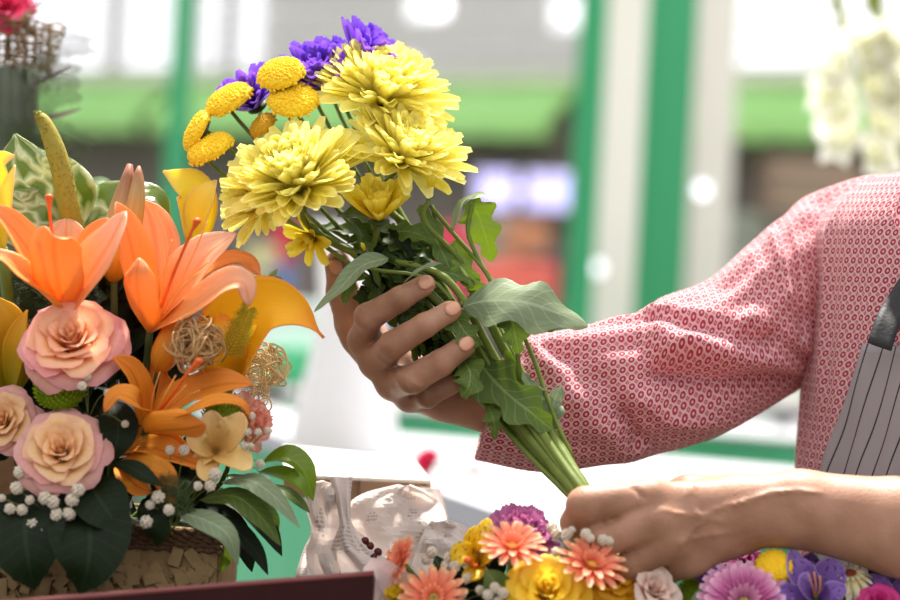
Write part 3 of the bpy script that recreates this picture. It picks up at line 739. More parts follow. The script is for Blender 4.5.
# --- apron over it ---
def apron_mat():
    m, nt, b, out = base_mat('striped_twill')
    u, v, _ = uvsplit(nt)
    f = math_(nt, 'LESS_THAN', math_(nt, 'FRACT', u), .10)
    no = N(nt, 'ShaderNodeTexNoise'); no.inputs['Scale'].default_value = 3
    c = mixc(nt, f, mixc(nt, no.outputs[0], lin('a39c9f'), lin('8f898c')), lin('3a3638'))
    nt.links.new(c, b.inputs['Base Color']); b.inputs['Roughness'].default_value = .8; b.inputs['Specular IOR Level'].default_value = .15
    return m
G3 = []; U3 = []
i_top = None
for i in range(nt_):
    z = TC[i][2]
    ztop = A(890, 345, 1.7)[2]
    if z > ztop: continue
    f = (ztop-z)/.2
    th0 = math.radians(180+ (40 - 19*min(1, f*1.5) - 3*max(0, min(1, (f-.6)))))   # its free edge slants down and back
    row = []; ur = []
    for j in range(70):
        th = th0+(math.radians(330)-th0)*j/69
        p = trunk(i, th, .004+.0022*math.sin(th*15+i*.05)); 
        row.append(p); ur.append(((th-th0)*.14/.0135-.35+.25*math.sin(i*.06), z*20))
    G3.append(row); U3.append(ur)

b = MB(); b.grid(np.array(G3), np.array(U3)); ap = b.link('apron', apron_mat(), person); ap['label'] = 'grey apron with thin black stripes'
md = ap.modifiers.new('thick', 'SOLIDIFY'); md.thickness = .002; md.offset = 1
# black strap and the shirt placket edge
st = blade_P([(880, 345, 1.655), (888, 322, 1.665), (897, 305, 1.68), (925, 262, 1.70), (960, 215, 1.73)], 24, 'flat', (-.1, .2, 1), cup=.05, nu=16, nv=5)
b = MB(); b.grid(st); s_ = b.link('apron_strap', smat('black_webbing', '3a3a3c', '2c2c2e', scale=300, bump=.3), ap)
md = s_.modifiers.new('thick', 'SOLIDIFY'); md.thickness = .004
# trousers, so that she stands on the ground
b = MB()
for sx in (-.07, .07):
    c = pl+np.array([0, sx*1.2, 0]); b.tube([c+[0, 0, .85], c+[0, 0, .5], c+[.0, 0, .09]], [.085, .065, .05], 16)
b.ball(pl+np.array([0, 0, .84]), .135, sc=(1, 1.05, .7), nu=10, nv=20)
b.link('trousers', smat('denim', '3c4458', '343a4c', scale=200), person)
b = MB()
for sx in (-.08, .08): b.ball(pl+np.array([-.05, sx, .042]), .045, sc=(2.3, .95, .9), nu=8, nv=14)
b.link('shoes', smat('shoe_leather', '2c2a2a', rough=.4), person)
# ---------------- flower builders ----------------
M['stem'] = smat('stem_green', '7c8c3c', '58682a', scale=90, rough=.5, bump=.3)
M['stem_dark'] = smat('stem_dark', '4a5a2c', '35431f', scale=60, rough=.5)
M['leaf'] = pmat('leaf', [(0, '4c6228'), (1, '5c722e')], tr=.25, rough=.45, midrib='8aa060', trc='607c22', vein=.2)
M['leaf_silver'] = pmat('leaf_silver', [(0, '708060'), (1, '8a9a76')], tr=.2, rough=.5, midrib='aab898', vein=.25)
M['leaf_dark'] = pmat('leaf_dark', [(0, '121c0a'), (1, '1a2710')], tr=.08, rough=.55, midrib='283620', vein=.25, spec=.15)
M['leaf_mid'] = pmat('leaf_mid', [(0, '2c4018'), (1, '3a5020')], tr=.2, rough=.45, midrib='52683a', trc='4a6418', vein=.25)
M['leaf_bright'] = pmat('leaf_bright', [(0, '5e7a1c'), (1, '7a9a24')], tr=.35, rough=.35, midrib='90b040', trc='6c8414', spec=.5)
M['yellow'] = pmat('yellow_petal', [(0, 'fbe234'), (.3, 'fff268'), (1, 'fffab0')], tr=.55, trc='fff68c', rough=.55, vein=.06, bump=.3)
M['yellow_deep'] = pmat('yellow_petal_deep', [(0, 'ecc81c'), (.6, 'fae63c'), (1, 'fcee70')], tr=.4, rough=.55, vein=.08)
M['button'] = smat('button_yellow', 'ffdc34', 'fac81c', scale=300, rough=.7, bump=.3)
M['purple'] = pmat('purple_petal', [(0, '6030a8'), (.6, '7c42d2'), (1, '9a68e6')], tr=.35, rough=.5, vein=.2)
GA = 2.399963
def solid(o, th=.0008):
    md = o.modifiers.new('thick', 'SOLIDIFY'); md.thickness = th; md.offset = 0; return o
def chrys(label, px, py, d, ax, Rpx, n=125, mat=None, group=None, open_=1.0, stem=None, wide=.27, name='chrysanthemum', cat_='flower', first=100, droop=14, ctr=None, thick=.0007):
    mat = mat or M['yellow']; C = A(px, py, d); R = Rpx*d/F; fr = frame(C, DIR(*ax)); base = C-fr[1][:, 2]*R*.28
    t = thing(name, label, cat_, base, group); fb = (base, fr[1])
    inner = MB(); ni = 0
    for k in range(n):
        f = min(1, max(0, k/(n-1)+rng.uniform(-.05, .05))); a0 = (-droop+f*88)*open_+(1-open_)*70; L = R*(1.02-.5*f)*(1+rng.uniform(-.09, .07)); a1 = a0+rng.uniform(14, 46)-(8*(1-f)*open_)
        P = petal_P(L, R*wide*(1-.2*f)*(1+rng.uniform(-.15, .15)), a0+20*(1-f)+rng.uniform(-5, 5), a1, k*GA+rng.uniform(-.28, .28), 'strap', cup=.7, nu=8, nv=5, r0=R*.05*(1-f*.6), tw=rng.uniform(-.06, .06))
        P[..., 2] += R*(.16*f-.10*max(0, f-.75)/.25)
        W_ = toW(fb, P)
        if k < first:
            b = MB(); b.grid(W_); b.link('petal', mat, t)
        else: inner.grid(W_); ni += 1
    if n > 90: inner.ball(base+fr[1][:, 2]*R*.2, R*.26, 8, 14, (1, 1, .8), fr[1])
    if ni: o = inner.link('inner_petals', mat, t); o['kind'] = 'stuff'
    b = MB(); lathe2(b, fb, [(0, -.10*R), (.10*R, -.09*R), (.24*R, .02*R), (.2*R, .06*R), (0, .08*R)]); b.link('calyx', M['stem_dark'], t)
    if ctr: b = MB(); b.ball(base+fr[1][:, 2]*R*.25, R*.16, bump=.1); b.link('flower_eye', ctr, t)
    if stem is not None: mkstem(t, fb, R, *stem)
    return t
def lathe2(mb, fr, prof, n=16):
    th = np.linspace(0, 2*np.pi, n, endpoint=False)
    P = np.array([[[r*math.cos(q), r*math.sin(q), z] for q in th] for r, z in prof]); mb.grid(toW(fr, P), closed=True)
PERP = nrm(np.array([.78, .62, 0])[:2])
BUN = [(438, 285, 1.697, 34), (490, 365, 1.688, 27), (540, 440, 1.655, 17), (583, 497, 1.614, 8), (608, 534, 1.603, 6)]
def mkstem(t, fb, R, off, dep, r=.0026, mat=None):
    pts = [fb[0]-fb[1][:, 2]*.08*R, fb[0]-fb[1][:, 2]*(.5*R+.012)]
    for i, (x, y, d, sp_) in enumerate(BUN): 
        pts.append(A(x+PERP[0]*off*sp_, y-PERP[1]*off*sp_, d+dep*sp_/34*.022))
    P = cat(pts, 40); rr = r*np.linspace(.75, 1.45, 40)*(1+.10*(np.arange(40) % 9 == 4))
    b = MB(); b.tube(P, rr, 10); return b.link('stem', mat or M['stem'], t)
def sleaf(t, pts, W, mat, nd=(0, .5, .8), shape='lobed', **k):
    b = MB(); k.setdefault('cup', .2); k.setdefault('ruf', .12); b.grid(blade_P(pts, W, shape, nd, nu=22, nv=9, **k)); return b.link('leaf', M[mat], t)

# ---------------- the held bunch ----------------
GRP = None
c1 = chrys('largest pale yellow chrysanthemum, front and centre of the held bunch', 294, 173, 1.665, (-.25, .74, .6), 80, 215, stem=(-.35, -.6, .0036))
c2 = chrys('pale yellow chrysanthemum highest in the held bunch, beside the purple asters', 382, 84, 1.725, (.2, .86, .45), 76, 200, stem=(.1, .5, .0034))
c3 = chrys('pale yellow chrysanthemum at the right of the held bunch, its tips pointing right', 406, 147, 1.69, (.34, .78, .52), 70, 190, stem=(.75, -.2, .0036))
c4 = chrys('drooping pale yellow chrysanthemum at the lower left edge of the held bunch', 256, 201, 1.69, (-.62, .2, .72), 50, 110, stem=(-.7, .5, .003))
c5 = chrys('half-open yellow chrysanthemum just above the index finger', 379, 209, 1.674, (.03, .88, .45), 48, 56, M['yellow_deep'], open_=.62, wide=.33, stem=(.3, -1, .003))
c6 = chrys('small yellow chrysanthemum below the largest one, only a few petals showing', 309, 240, 1.70, (-.5, -.25, .75), 34, 18, M['yellow_deep'], open_=.9, wide=.42, stem=(-.6, -.2, .0025))
c7 = chrys('small yellow chrysanthemum bud standing right of the half-open one', 430, 190, 1.668, (.15, .97, .2), 23, 30, M['yellow_deep'], open_=.12, wide=.42, stem=(.95, 0, .0022))
c8 = chrys('tight green-yellow chrysanthemum bud among the leaves above the knuckles', 364, 249, 1.665, (-.3, .85, .4), 9, 14, M['yellow_deep'], open_=.05, wide=.5, stem=(0, -1, .0018))
def button(label, px, py, d, ax, Rpx, stem=None, mat=None, h=.62, name='button_chrysanthemum', n=250, st=None, bumpr=.066):
    C = A(px, py, d); R = Rpx*d/F; fr = frame(C, DIR(*ax)); base = C-fr[1][:, 2]*R*h*.45; fb = (base, fr[1]); t = thing(name, label, 'flower', base)
    b = MB(); lathe2(b, fb, [(0, -.02*R), (.7*R, -.02*R), (.92*R, .1*R*h), (.97*R, .35*R*h), (.85*R, .66*R*h), (.5*R, .9*R*h), (.2*R, .95*R*h), (0, .94*R*h)], 20)
    for k in range(n):
        q = min(1, math.sqrt((k+.5)/n)*1.06); q = min(1, q*rng.uniform(.95, 1.05)); a = k*GA+rng.uniform(-.12, .12); z = np.interp(q, [0, .2, .5, .85, .97, 1], [.94*h, .95*h, .9*h, .66*h, .35*h, .12*h])
        c = toW(fb, np.array([q*.98*math.cos(a)*R, q*.98*math.sin(a)*R, z*R])); b.ball(c, R*bumpr*rng.uniform(.8, 1.2), 4, 6)
    b.link('floret_dome', mat or M['button'], t)
    b = MB(); lathe2(b, fb, [(0, -.22*R), (.15*R, -.2*R), (.6*R, -.08*R), (.9*R, .05*R), (.8*R, .0), (0, .02*R)]); b.link('calyx', M['stem_dark'], t)
    if stem: mkstem(t, fb, R, *stem)
    if st: 
        b = MB(); b.tube(cat([fb[0]-fb[1][:, 2]*.1*R]+[A(*q) for q in st], 14), .0018, 8); b.link('stem', M['stem'], t)
    return t
button('golden button flower at the left end of the upper row, beside a purple aster', 228, 98, 1.715, (-.42, .78, .45), 26, (-1, .2, .0019))
button('golden button flower seen edge-on at the far left of the held bunch', 196, 130, 1.715, (-.86, .45, .25), 24, (-1.05, .0, .0019), n=140)
button('lowest golden button flower of the held bunch, left of the largest chrysanthemum', 209, 147, 1.70, (-.32, .62, .35), 25, (-1.1, -.2, .0019))
button('topmost golden button flower, touching the purple asters', 280, 72, 1.70, (-.2, .72, .6), 25, (-.7, .3, .0019))
button('golden button flower under the purple asters, just above the largest chrysanthemum', 293, 98, 1.695, (.0, .70, .66), 26, (-.6, .1, .0019))
button('small dull golden button flower squeezed between two bigger ones', 262, 124, 1.705, (-.5, .55, .5), 16, (-.8, .1, .0017), mat=smat('button_dull', 'd8a818', 'c08c10', scale=300, rough=.7), n=90)
def aster(label, px, py, d, ax, Rpx, n, stem):
    return chrys(label, px, py, d, ax, Rpx, n, M['purple'], open_=.72, wide=.33, name='purple_aster', stem=stem, ctr=M['button'] if n > 60 else None)
aster('large violet aster nearest the golden buttons at the top of the held bunch', 316, 73, 1.73, (-.1, .7, .6), 50, 60, (-.3, .7, .002))
aster('violet aster at the very top right, its thin petals pointing to the sky', 368, 53, 1.745, (.5, .8, .3), 50, 52, (.0, .8, .002))
aster('violet aster between the two upper rows of asters and the highest chrysanthemum', 342, 62, 1.755, (.1, .9, .3), 44, 36, (-.1, .9, .002))
aster('violet aster half hidden behind the golden buttons at the left', 252, 98, 1.735, (-.3, .5, .5), 46, 44, (-.8, .6, .002))
# leaves on these stems
sleaf(c7, [(452, 232, 1.70), (462, 205, 1.695), (478, 196, 1.69), (492, 198, 1.688)], 22, 'leaf_silver', (-.2, .9, .4), shape='long')
sleaf(c7, [(470, 200, 1.692), (478, 215, 1.69), (486, 238, 1.688), (492, 262, 1.69)], 34, 'leaf_bright', (-.3, .3, 1), cup=.1)
sleaf(c3, [(463, 306, 1.665), (490, 300, 1.65), (525, 302, 1.64), (560, 314, 1.645), (588, 326, 1.655)], 56, 'leaf_silver', (.1, .5, .85), shape='lobed2', cup=-.15, ruf=.16, rk=2)
sleaf(c3, [(500, 304, 1.65), (512, 322, 1.645), (516, 340, 1.645), (519, 354, 1.65)], 26, 'leaf', (0, .2, 1))
sleaf(c3, [(540, 312, 1.65), (548, 322, 1.65), (553, 332, 1.65)], 22, 'leaf', (0, .2, 1))
sleaf(c5, [(388, 258, 1.66), (362, 266, 1.648), (340, 288, 1.64), (314, 312, 1.642)], 26, 'leaf_silver', (-.2, .6, .8), cup=.3, shape='long')
sleaf(c5, [(362, 264, 1.65), (350, 282, 1.645), (344, 304, 1.645)], 20, 'leaf', (-.2, .4, .9))
sleaf(c5, [(443, 264, 1.652), (428, 268, 1.65), (414, 275, 1.65), (403, 284, 1.655)], 13, 'leaf_silver', (0, .9, .3), shape='long', fold=.3)
sleaf(c1, [(446, 300, 1.675), (458, 322, 1.66), (470, 338, 1.655), (480, 345, 1.657)], 26, 'leaf', (0, .2, 1))
sleaf(c1, [(462, 358, 1.67), (470, 372, 1.65), (468, 388, 1.645), (461, 396, 1.65)], 28, 'leaf', (-.2, .2, 1))
sleaf(c1, [(470, 350, 1.68), (498, 385, 1.66), (530, 412, 1.645), (552, 430, 1.645)], 44, 'leaf', (-.4, .5, .8), cup=.3)
sleaf(c3, [(488, 405, 1.66), (493, 418, 1.652), (495, 428, 1.652), (494, 440, 1.655)], 17, 'leaf', (-.4, .3, .9))
sleaf(c2, [(552, 442, 1.66), (545, 425, 1.658), (553, 405, 1.66), (561, 386, 1.668)], 28, 'leaf_silver', (-.1, .3, 1), ruf=.3)
sleaf(c2, [(546, 408, 1.665), (538, 395, 1.66), (530, 385, 1.66), (523, 372, 1.662)], 17, 'leaf_silver', (-.1, .3, 1), ruf=.3)
sleaf(c2, [(553, 408, 1.665), (556, 396, 1.66), (560, 388, 1.66)], 13, 'leaf_silver', (0, .4, 1))
sleaf(c7, [(505, 350, 1.68), (520, 380, 1.675), (535, 395, 1.675)], 15, 'leaf_bright', (0, .4, 1), shape='long')
sleaf(c2, [(420, 205, 1.70), (432, 232, 1.695), (446, 260, 1.69), (455, 285, 1.69)], 22, 'leaf', (.4, .1, .9))
sleaf(c7, [(455, 240, 1.70), (462, 262, 1.695), (472, 285, 1.69), (476, 300, 1.69)], 20, 'leaf_bright', (.3, 0, 1))
sleaf(c7, [(470, 300, 1.69), (478, 288, 1.685), (476, 278, 1.685)], 14, 'leaf_bright', (.3, 0, 1))
# thin twigs of the spray, twisting right of the bunch
for pts in ([(430, 205, 1.70), (452, 232, 1.70), (478, 262, 1.69), (505, 300, 1.68), (530, 350, 1.67), (548, 400, 1.66), (560, 430, 1.65), (573, 458, 1.645)],
            [(472, 205, 1.69), (468, 232, 1.69), (480, 262, 1.69), (496, 290, 1.68), (514, 330, 1.675), (520, 380, 1.67)],
            [(432, 204, 1.705), (440, 240, 1.70), (450, 275, 1.69), (463, 306, 1.67)]):
    b = MB(); b.tube(cat([A(*p) for p in pts], 26), .0019, 8); b.link('twig', M['stem'], c7)
# crowded dark foliage inside the bunch, each leaf on its own stem
rl = np.random.RandomState(5)
fl = [c1, c2, c3, c4, c5, c6, c7]
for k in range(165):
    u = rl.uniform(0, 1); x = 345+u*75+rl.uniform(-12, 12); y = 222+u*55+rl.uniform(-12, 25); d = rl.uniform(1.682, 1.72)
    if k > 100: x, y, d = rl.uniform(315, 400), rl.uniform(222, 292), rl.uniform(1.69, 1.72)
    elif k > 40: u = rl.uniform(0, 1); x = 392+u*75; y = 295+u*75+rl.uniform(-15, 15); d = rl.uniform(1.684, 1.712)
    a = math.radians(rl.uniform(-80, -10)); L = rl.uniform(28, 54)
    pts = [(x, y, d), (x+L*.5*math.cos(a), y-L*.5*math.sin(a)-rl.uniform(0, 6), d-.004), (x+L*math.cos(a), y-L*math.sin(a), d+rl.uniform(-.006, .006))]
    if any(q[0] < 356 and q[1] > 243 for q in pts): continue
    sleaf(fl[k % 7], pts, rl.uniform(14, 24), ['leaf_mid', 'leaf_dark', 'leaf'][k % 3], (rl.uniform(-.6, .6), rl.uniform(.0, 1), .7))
# ---------------- more builders ----------------
def wrap_P(fr, R, rb, L, a0, a1, az, span, z0, nu=8, nv=9, lip=0, ruf=.02):
    "rose petal: wraps round the axis"
    t = np.linspace(0, 1, nu); s = np.linspace(-1, 1, nv); P = np.zeros((nu, nv, 3)); ph = rng.uniform(0, 6)
    for j, q in enumerate(s):
        te = t*(1-.34*abs(q)**2.6+.05*math.cos(q*5+ph)); a = np.radians(a0+(a1-a0)*te**1.25-lip*np.clip(te-.74, 0, 1)/.26)
        dl = np.gradient(te)*L; r = rb+np.concatenate([[0], np.cumsum((np.cos(a)*dl)[1:])]); z = z0+np.concatenate([[0], np.cumsum((np.sin(a)*dl)[1:])])
        r = np.maximum(r, .004*R)+ruf*R*np.sin(ph+q*6)*te**2
        an = az+q*span*(.45+.55*np.minimum(1, t*1.8)); P[:, j] = np.stack([r*np.cos(an), r*np.sin(an), z], -1)
    return toW(fr, P)
def rose(label, px, py, d, ax, Rpx, mats, n=30, st=None, openn=1.0, name='rose'):
    C = A(px, py, d); R = Rpx*d/F; fr = frame(C-DIR(*ax)*R*.35, DIR(*ax)); t = thing(name, label, 'flower', fr[0])
    for i in range(n):
        f = i/(n-1); b = MB()
        b.grid(wrap_P(fr, R, R*(.03+.16*f), R*(.66+.34*f)*(1+rng.uniform(-.05, .05)), 88-(58*openn)*f**1.1, 92-(92*openn)*f, i*GA, 1.35-.62*f, -.12*R*f, lip=14+56*f, ruf=.012+.02*f))
        b.link('petal', mats[0] if f < .72 else mats[1], t)
    b = MB(); lathe2(b, fr, [(0, -.45*R), (.12*R, -.42*R), (.2*R, -.2*R), (.12*R, 0), (0, .0)]); b.link('calyx', M['stem_dark'], t)
    if st: b = MB(); b.tube(cat([fr[0]-fr[1][:, 2]*R*.4]+[A(*q) for q in st], 12), .0022, 8); b.link('stem', M['stem_dark'], t)
    return t
def gerbera(label, px, py, d, ax, Rpx, mats, n=26, st=None, up=10, name='gerbera', eye=None, wp=.3):
    C = A(px, py, d); R = Rpx*d/F; fr = frame(C, DIR(*ax)); t = thing(name, label, 'flower', C-DIR(*ax)*R*.1)
    for ring, (nn, L, el, z, m) in enumerate(((n, 1, up, 0, 0), (n-4, .82, up+16, .03, 0), (14, .42, up+45, .05, 1))):
        for k in range(nn):
            P = petal_P(R*L*(1+rng.uniform(-.06, .06)), R*wp*(1 if ring < 2 else .5), el+12+rng.uniform(-5, 5), el-14, 2*np.pi*(k+.5*ring)/nn, 'strap', cup=.35, nu=7, nv=5, r0=R*.12)
            P[..., 2] += z*R; b = MB(); b.grid(toW(fr, P)); b.link('petal' if ring < 2 else 'small_petal', mats[m], t)
    b = MB(); b.ball(C+DIR(*ax)*R*.03, R*.2, 8, 16, (1, 1, .5), fr[1])
    for k in range(70):
        q = math.sqrt((k+.5)/70); b.ball(toW(fr, np.array([q*.27*R*math.cos(k*GA), q*.27*R*math.sin(k*GA), R*(.13-.06*q*q)])), R*.028, 4, 6)
    b.link('flower_eye', eye or M['eye_yellow'], t)
    if eye is M.get('eye_lime') and eye: b = MB(); b.ball(C+DIR(*ax)*R*.1, R*.09, 6, 12, (1, 1, .5), fr[1]); b.link('eye_centre', M['eye_dark'], t)
    if st: b = MB(); b.tube(cat([C-DIR(*ax)*R*.05]+[A(*q) for q in st], 12), .0022, 8); b.link('stem', M['stem'], t)
    return t
def lily(label, base, petals, mats, pist=None, stam=(), st=None, name='lily'):
    B = A(*base); t = thing(name, label, 'flower', B)
    for pts, W, nd, *o in petals:
        k = dict(cup=.42, ruf=.05, nu=16, nv=9); 
        if o: k.update(o[0])
        sh = k.pop('shape', 'lily'); mi = k.pop('m', 0)
        solid(blade('petal', mats[mi], t, pts, W, sh, nd, **k))
    if pist:
        b = MB(); P = cat([A(*q) for q in pist], 12); b.tube(P, [.0013]*9+[.0016, .0024, .0028], 8); b.ball(P[-1], .0034, sc=(1, 1, .7)); b.link('pistil', M['pistil'], t)
    for q in stam: b = MB(); b.tube(cat([A(*x) for x in q], 10), .0006, 6); b.link('stamen', M['filament'], t)
    if st: b = MB(); b.tube(cat([B]+[A(*q) for q in st], 12), .003, 8); b.link('stem', M['stem_dark'], t)
    return t
def wrapblade(pts, W, nd, al0, al1, nu=22, nv=17, shape=None):
    P = cat([A(*p) for p in pts], nu); T = np.gradient(P, axis=0); T /= np.linalg.norm(T, axis=1)[:, None]; t = np.linspace(0, 1, nu)
    Wm = W*np.mean([p[2] for p in pts])/F; n0 = DIR(*nd); out = np.zeros((nu, nv, 3)); s = np.linspace(-1, 1, nv)
    wd = Wm/2*(shape(t) if shape else SH['lily'](t)); al = np.radians(al0+(al1-al0)*t**.8)
    for i in range(nu):
        n = nrm(n0-T[i]*(n0 @ T[i])); S = np.cross(T[i], n); rho = wd[i]/math.sin(min(al[i], np.pi/2))
        out[i] = P[i]+S*(rho*np.sin(s*al[i]))[:, None]+n*(rho*(1-np.cos(s*al[i])))[:, None]
    return out
def fern(mb, pts, needle=14, n=26, br=5, d=None, spread=1.0, r=.0006):
    P = cat([A(*q) for q in pts], n); mb.tube(P, r, 5); dd = pts[0][2]; u = dd/F
    T = np.gradient(P, axis=0); up = FV*-1
    for i in range(2, n):
        T_ = nrm(T[i]); S = np.cross(T_, up)
        for s in (-1, 1):
            L = needle*u*(1-.55*i/n)*rng.uniform(.7, 1.1); D = nrm(T_*.8+S*s*spread+up*rng.uniform(-.5, .5)); e = P[i]+D*L
            mb.tube([P[i], e], r*.5, 3, cap=False)
            for q in range(br):
                p = P[i]+D*L*(q+1)/br
                for s2 in (-1, 1): mb.tube([p, p+nrm(D+s2*np.cross(D, up)+up*rng.uniform(-.6, .6))*L*.36], r*.38, 3, cap=False)
def gyp(label, root, blossoms, mat='gyp', r=5.5):
    t = thing('gypsophila_sprig', label, 'flower', A(*root), 'baby\'s breath sprigs')
    for x, y, d, *rr in blossoms:
        R = (rr[0] if rr else r)*d/F; c = A(x, y, d); b = MB(); b.ball(c, R*.75, 6, 9, bump=.15)
        for k in range(26):
            z = 1-2*(k+.5)/26; a = k*GA; v = np.array([math.sqrt(1-z*z)*math.cos(a), math.sqrt(1-z*z)*math.sin(a), z]); b.ball(c+v*R*.75, R*.3, 4, 5, bump=.3)
        b.link('blossom', M[mat], t)
        b = MB(); m = (A(*root)+c)/2+np.array([0, 0, .006]); b.tube(cat([A(*root), m, c], 8), .0004, 5); b.link('stem', M['stem'], t)
    return t
def pompon(label, px, py, d, ax, Rpx, mat, n=190, st=None, name='pompon_chrysanthemum'):
    C = A(px, py, d); R = Rpx*d/F; fr = frame(C, DIR(*ax)); b = MB(); b.ball(C, R*.75, 8, 14, (1, 1, .6), fr[1])
    for k in range(n):
        f = (k+.5)/n; th = math.acos(1-1.15*f); a = k*GA; c = np.array([math.sin(th)*math.cos(a), math.sin(th)*math.sin(a), .66*math.cos(th)])*R*.7
        e = nrm(c)*1.0; P = petal_P(R*.36, R*.13, 60-f*50, 110-f*30, a, 'strap', cup=.6, nu=4, nv=3); P = P+c*np.array([1, 1, 1])
        b.grid(toW(fr, P))
    t = thing(name, label, 'flower', C-[0, 0, R*.5]); o = b.link('florets', mat, t); o['kind'] = 'stuff'
    b = MB(); P = [C-fr[1][:, 2]*R*.3]+([A(*q) for q in st] if st else [C-fr[1][:, 2]*R-[0, 0, .03]]); b.tube(cat(P, 8), .002, 8); b.link('stem', M['stem'], t)
    return t

M['orange'] = pmat('lily_orange', [(0, 'fcc44c'), (.35, 'ffac54'), (.8, 'ffac68'), (1, 'ffb880')], trc='ffb060', groove='f08838', tr=.35, rough=.45, vein=.13, midrib=None, spec=.35, bump=.5)
M['orange_pink'] = pmat('lily_pink', [(0, 'fcbc5c'), (.4, 'ffb880'), (1, 'ffd2b4')], groove='f49a5c', trc='ffb884', tr=.35, rough=.42, vein=.13, bump=.5)
M['orange_deep'] = pmat('lily_deep', [(0, 'f0a428'), (.5, 'f8a236'), (1, 'fa9c44')], groove='d87818', tr=.3, rough=.45, vein=.16, bump=.5)
M['pistil'] = smat('pistil_orange', 'e86a28', 'd8561c', rough=.4); M['filament'] = smat('filament', 'f59a4c', 'f0a860', rough=.4)
M['peach'] = pmat('rose_peach', [(0, 'f4a850'), (.6, 'fcc48c'), (1, 'fcd0a8')], edge='f8b8a4', edge_at=.88, tr=.35, rough=.55, vein=.07)
M['peach_out'] = pmat('rose_peach_outer', [(0, 'f0b880'), (.55, 'f8bc9c'), (1, 'f4acac')], edge='f4aab0', edge_at=.92, tr=.35, rough=.55, vein=.08)
M['cream_rose'] = pmat('rose_cream', [(0, 'ecac5c'), (.6, 'f6c98c'), (1, 'f8d4a0')], edge='f4c8ac', edge_at=.88, tr=.35, rough=.55, vein=.07)
M['cream_out'] = pmat('rose_cream_outer', [(0, 'ecc090'), (.6, 'f0c0a4'), (1, 'e8acac')], tr=.35, rough=.55, vein=.08)
M['calla'] = pmat('calla_yellow', [(0, 'c0b820'), (.3, 'fcdc2c'), (.75, 'ffd23c'), (1, 'fc9450')], edge='f89858', edge_at=.93, tr=.5, trc='ffd028', rough=.4, vein=.08)
M['calla_pale'] = pmat('calla_pale', [(0, 'd8cc38'), (.3, 'fae650'), (.85, 'fff080'), (1, 'f8c8a0')], edge='f4c4a0', edge_at=.88, tr=.55, trc='ffec60', rough=.4, vein=.06)
M['calla_dull'] = pmat('calla_dull', [(0, 'a09818'), (.5, 'dca818'), (1, 'e8b428')], tr=.4, rough=.4, vein=.06)
M['bud'] = pmat('lily_bud', [(0, 'b88a20'), (.35, 'e09a38'), (.7, 'b89868'), (1, 'a0604c')], tr=.15, rough=.5, vein=.25)
M['spathe'] = pmat('anthurium', [(0, 'c8d4a0'), (1, '88a858')], tr=.35, rough=.25, midrib='f0f2dc', spec=.6, vein=.5)
M['lime'] = pmat('lime', [(0, '7c9418'), (1, 'a8c42c')], tr=.35, rough=.6); M['gyp'] = smat('gyp_white', 'fbf2e4', 'efe4d0', scale=400, rough=.8, tr=.35)
M['eye_yellow'] = smat('eye_yellow', 'e8c050', 'd8a838', scale=500, rough=.8); M['eye_lime'] = smat('eye_lime', 'd4c070', 'b8a850', scale=500); M['eye_dark'] = smat('eye_dark', '4c3c20', '362a18', scale=400)
M['raffia'] = smat('raffia', 'c8a070', 'b08858', scale=80, rough=.6); M['raffia_pale'] = smat('raffia_pale', 'eed4a0', 'e0c088', scale=80, rough=.5)
M['fern'] = smat('fern_green', '5c6c40', '4a5834', scale=50, rough=.6, tr=.3); M['fern_lt'] = smat('fern_light', 'a4b83c', '8ca42c', scale=50, rough=.6, tr=.3)
M['coral'] = pmat('coral_petal', [(0, 'fcc4a0'), (.75, 'ffd0b4'), (1, 'fca89c')], tr=.35, rough=.55); M['cream_petal'] = pmat('cream_petal', [(0, 'ecc470'), (1, 'fce4a8')], tr=.35, rough=.5)

# ---------------- flower basket on the left ----------------
FOAM = (105, 548, 1.70)
# bark box
bx0, bx1 = A(-130, 560, 1.615), A(217, 560, 1.615); zt3 = A(150, 527, 1.615)[2]; y0 = 1.615
M['bark'] = smat('bark', 'b09468', '846a48', scale=60, rough=.9, bump=.6); M['cord'] = smat('cord', '7c5c40', '54402c', scale=120, rough=.9, bump=.6)
c = ((bx0[0]+bx1[0])/2, y0+.085, (zt3+.812)/2)
b = MB(); W_ = bx1[0]-bx0[0]; Hb = zt3-.812
for s in (-1, 1): b.box((c[0]+s*(W_/2-.003), c[1], c[2]), (.006, .16, Hb)); b.box((c[0], c[1]+s*.078, c[2]), (W_, .006, Hb))
b.box((c[0], c[1], .816), (W_, .16, .006)); bk = b.link('flower_basket', M['bark'], smooth=False)
tag(bk, 'bark-covered flower basket in the dark red crate at lower left', 'basket')
b = MB()
for k in range(5):
    z = zt3-.002-k*.0036
    xs = np.linspace(bx0[0], bx1[0], 90); b.tube([(x, y0+.004+.0018*math.sin(i*1.9+k*2), z+.0012*math.sin(i*1.9+k)) for i, x in enumerate(xs)], .0021, 6)
    ys = np.linspace(y0, y0+.165, 30); b.tube([(bx1[0]+.0015*math.sin(i*1.9+k*2), y, z+.0012*math.sin(i*1.9+k)) for i, y in enumerate(ys)], .0021, 6)
b.link('cord_rim', M['cord'], bk)
b = MB()
for k in range(420):
    x = rng.uniform(bx0[0], bx1[0]); z = rng.uniform(.813, zt3-.02); q = rng.uniform(.004, .009); a = rng.uniform(0, 3)
    R_ = np.array([[math.cos(a), 0, -math.sin(a)], [0, 1, 0], [math.sin(a), 0, math.cos(a)]])
    b.box((x, y0+.003-rng.uniform(0, .004), z), (q*1.6, .0025, q), R_)
o = b.link('bark_chips', M['bark'], bk, smooth=False); o['kind'] = 'stuff'
b = MB(); b.box((c[0], c[1], (zt3+.82)/2), (W_-.016, .145, zt3-.824)); o = b.link('floral_foam', M['fern'], bk, smooth=False)

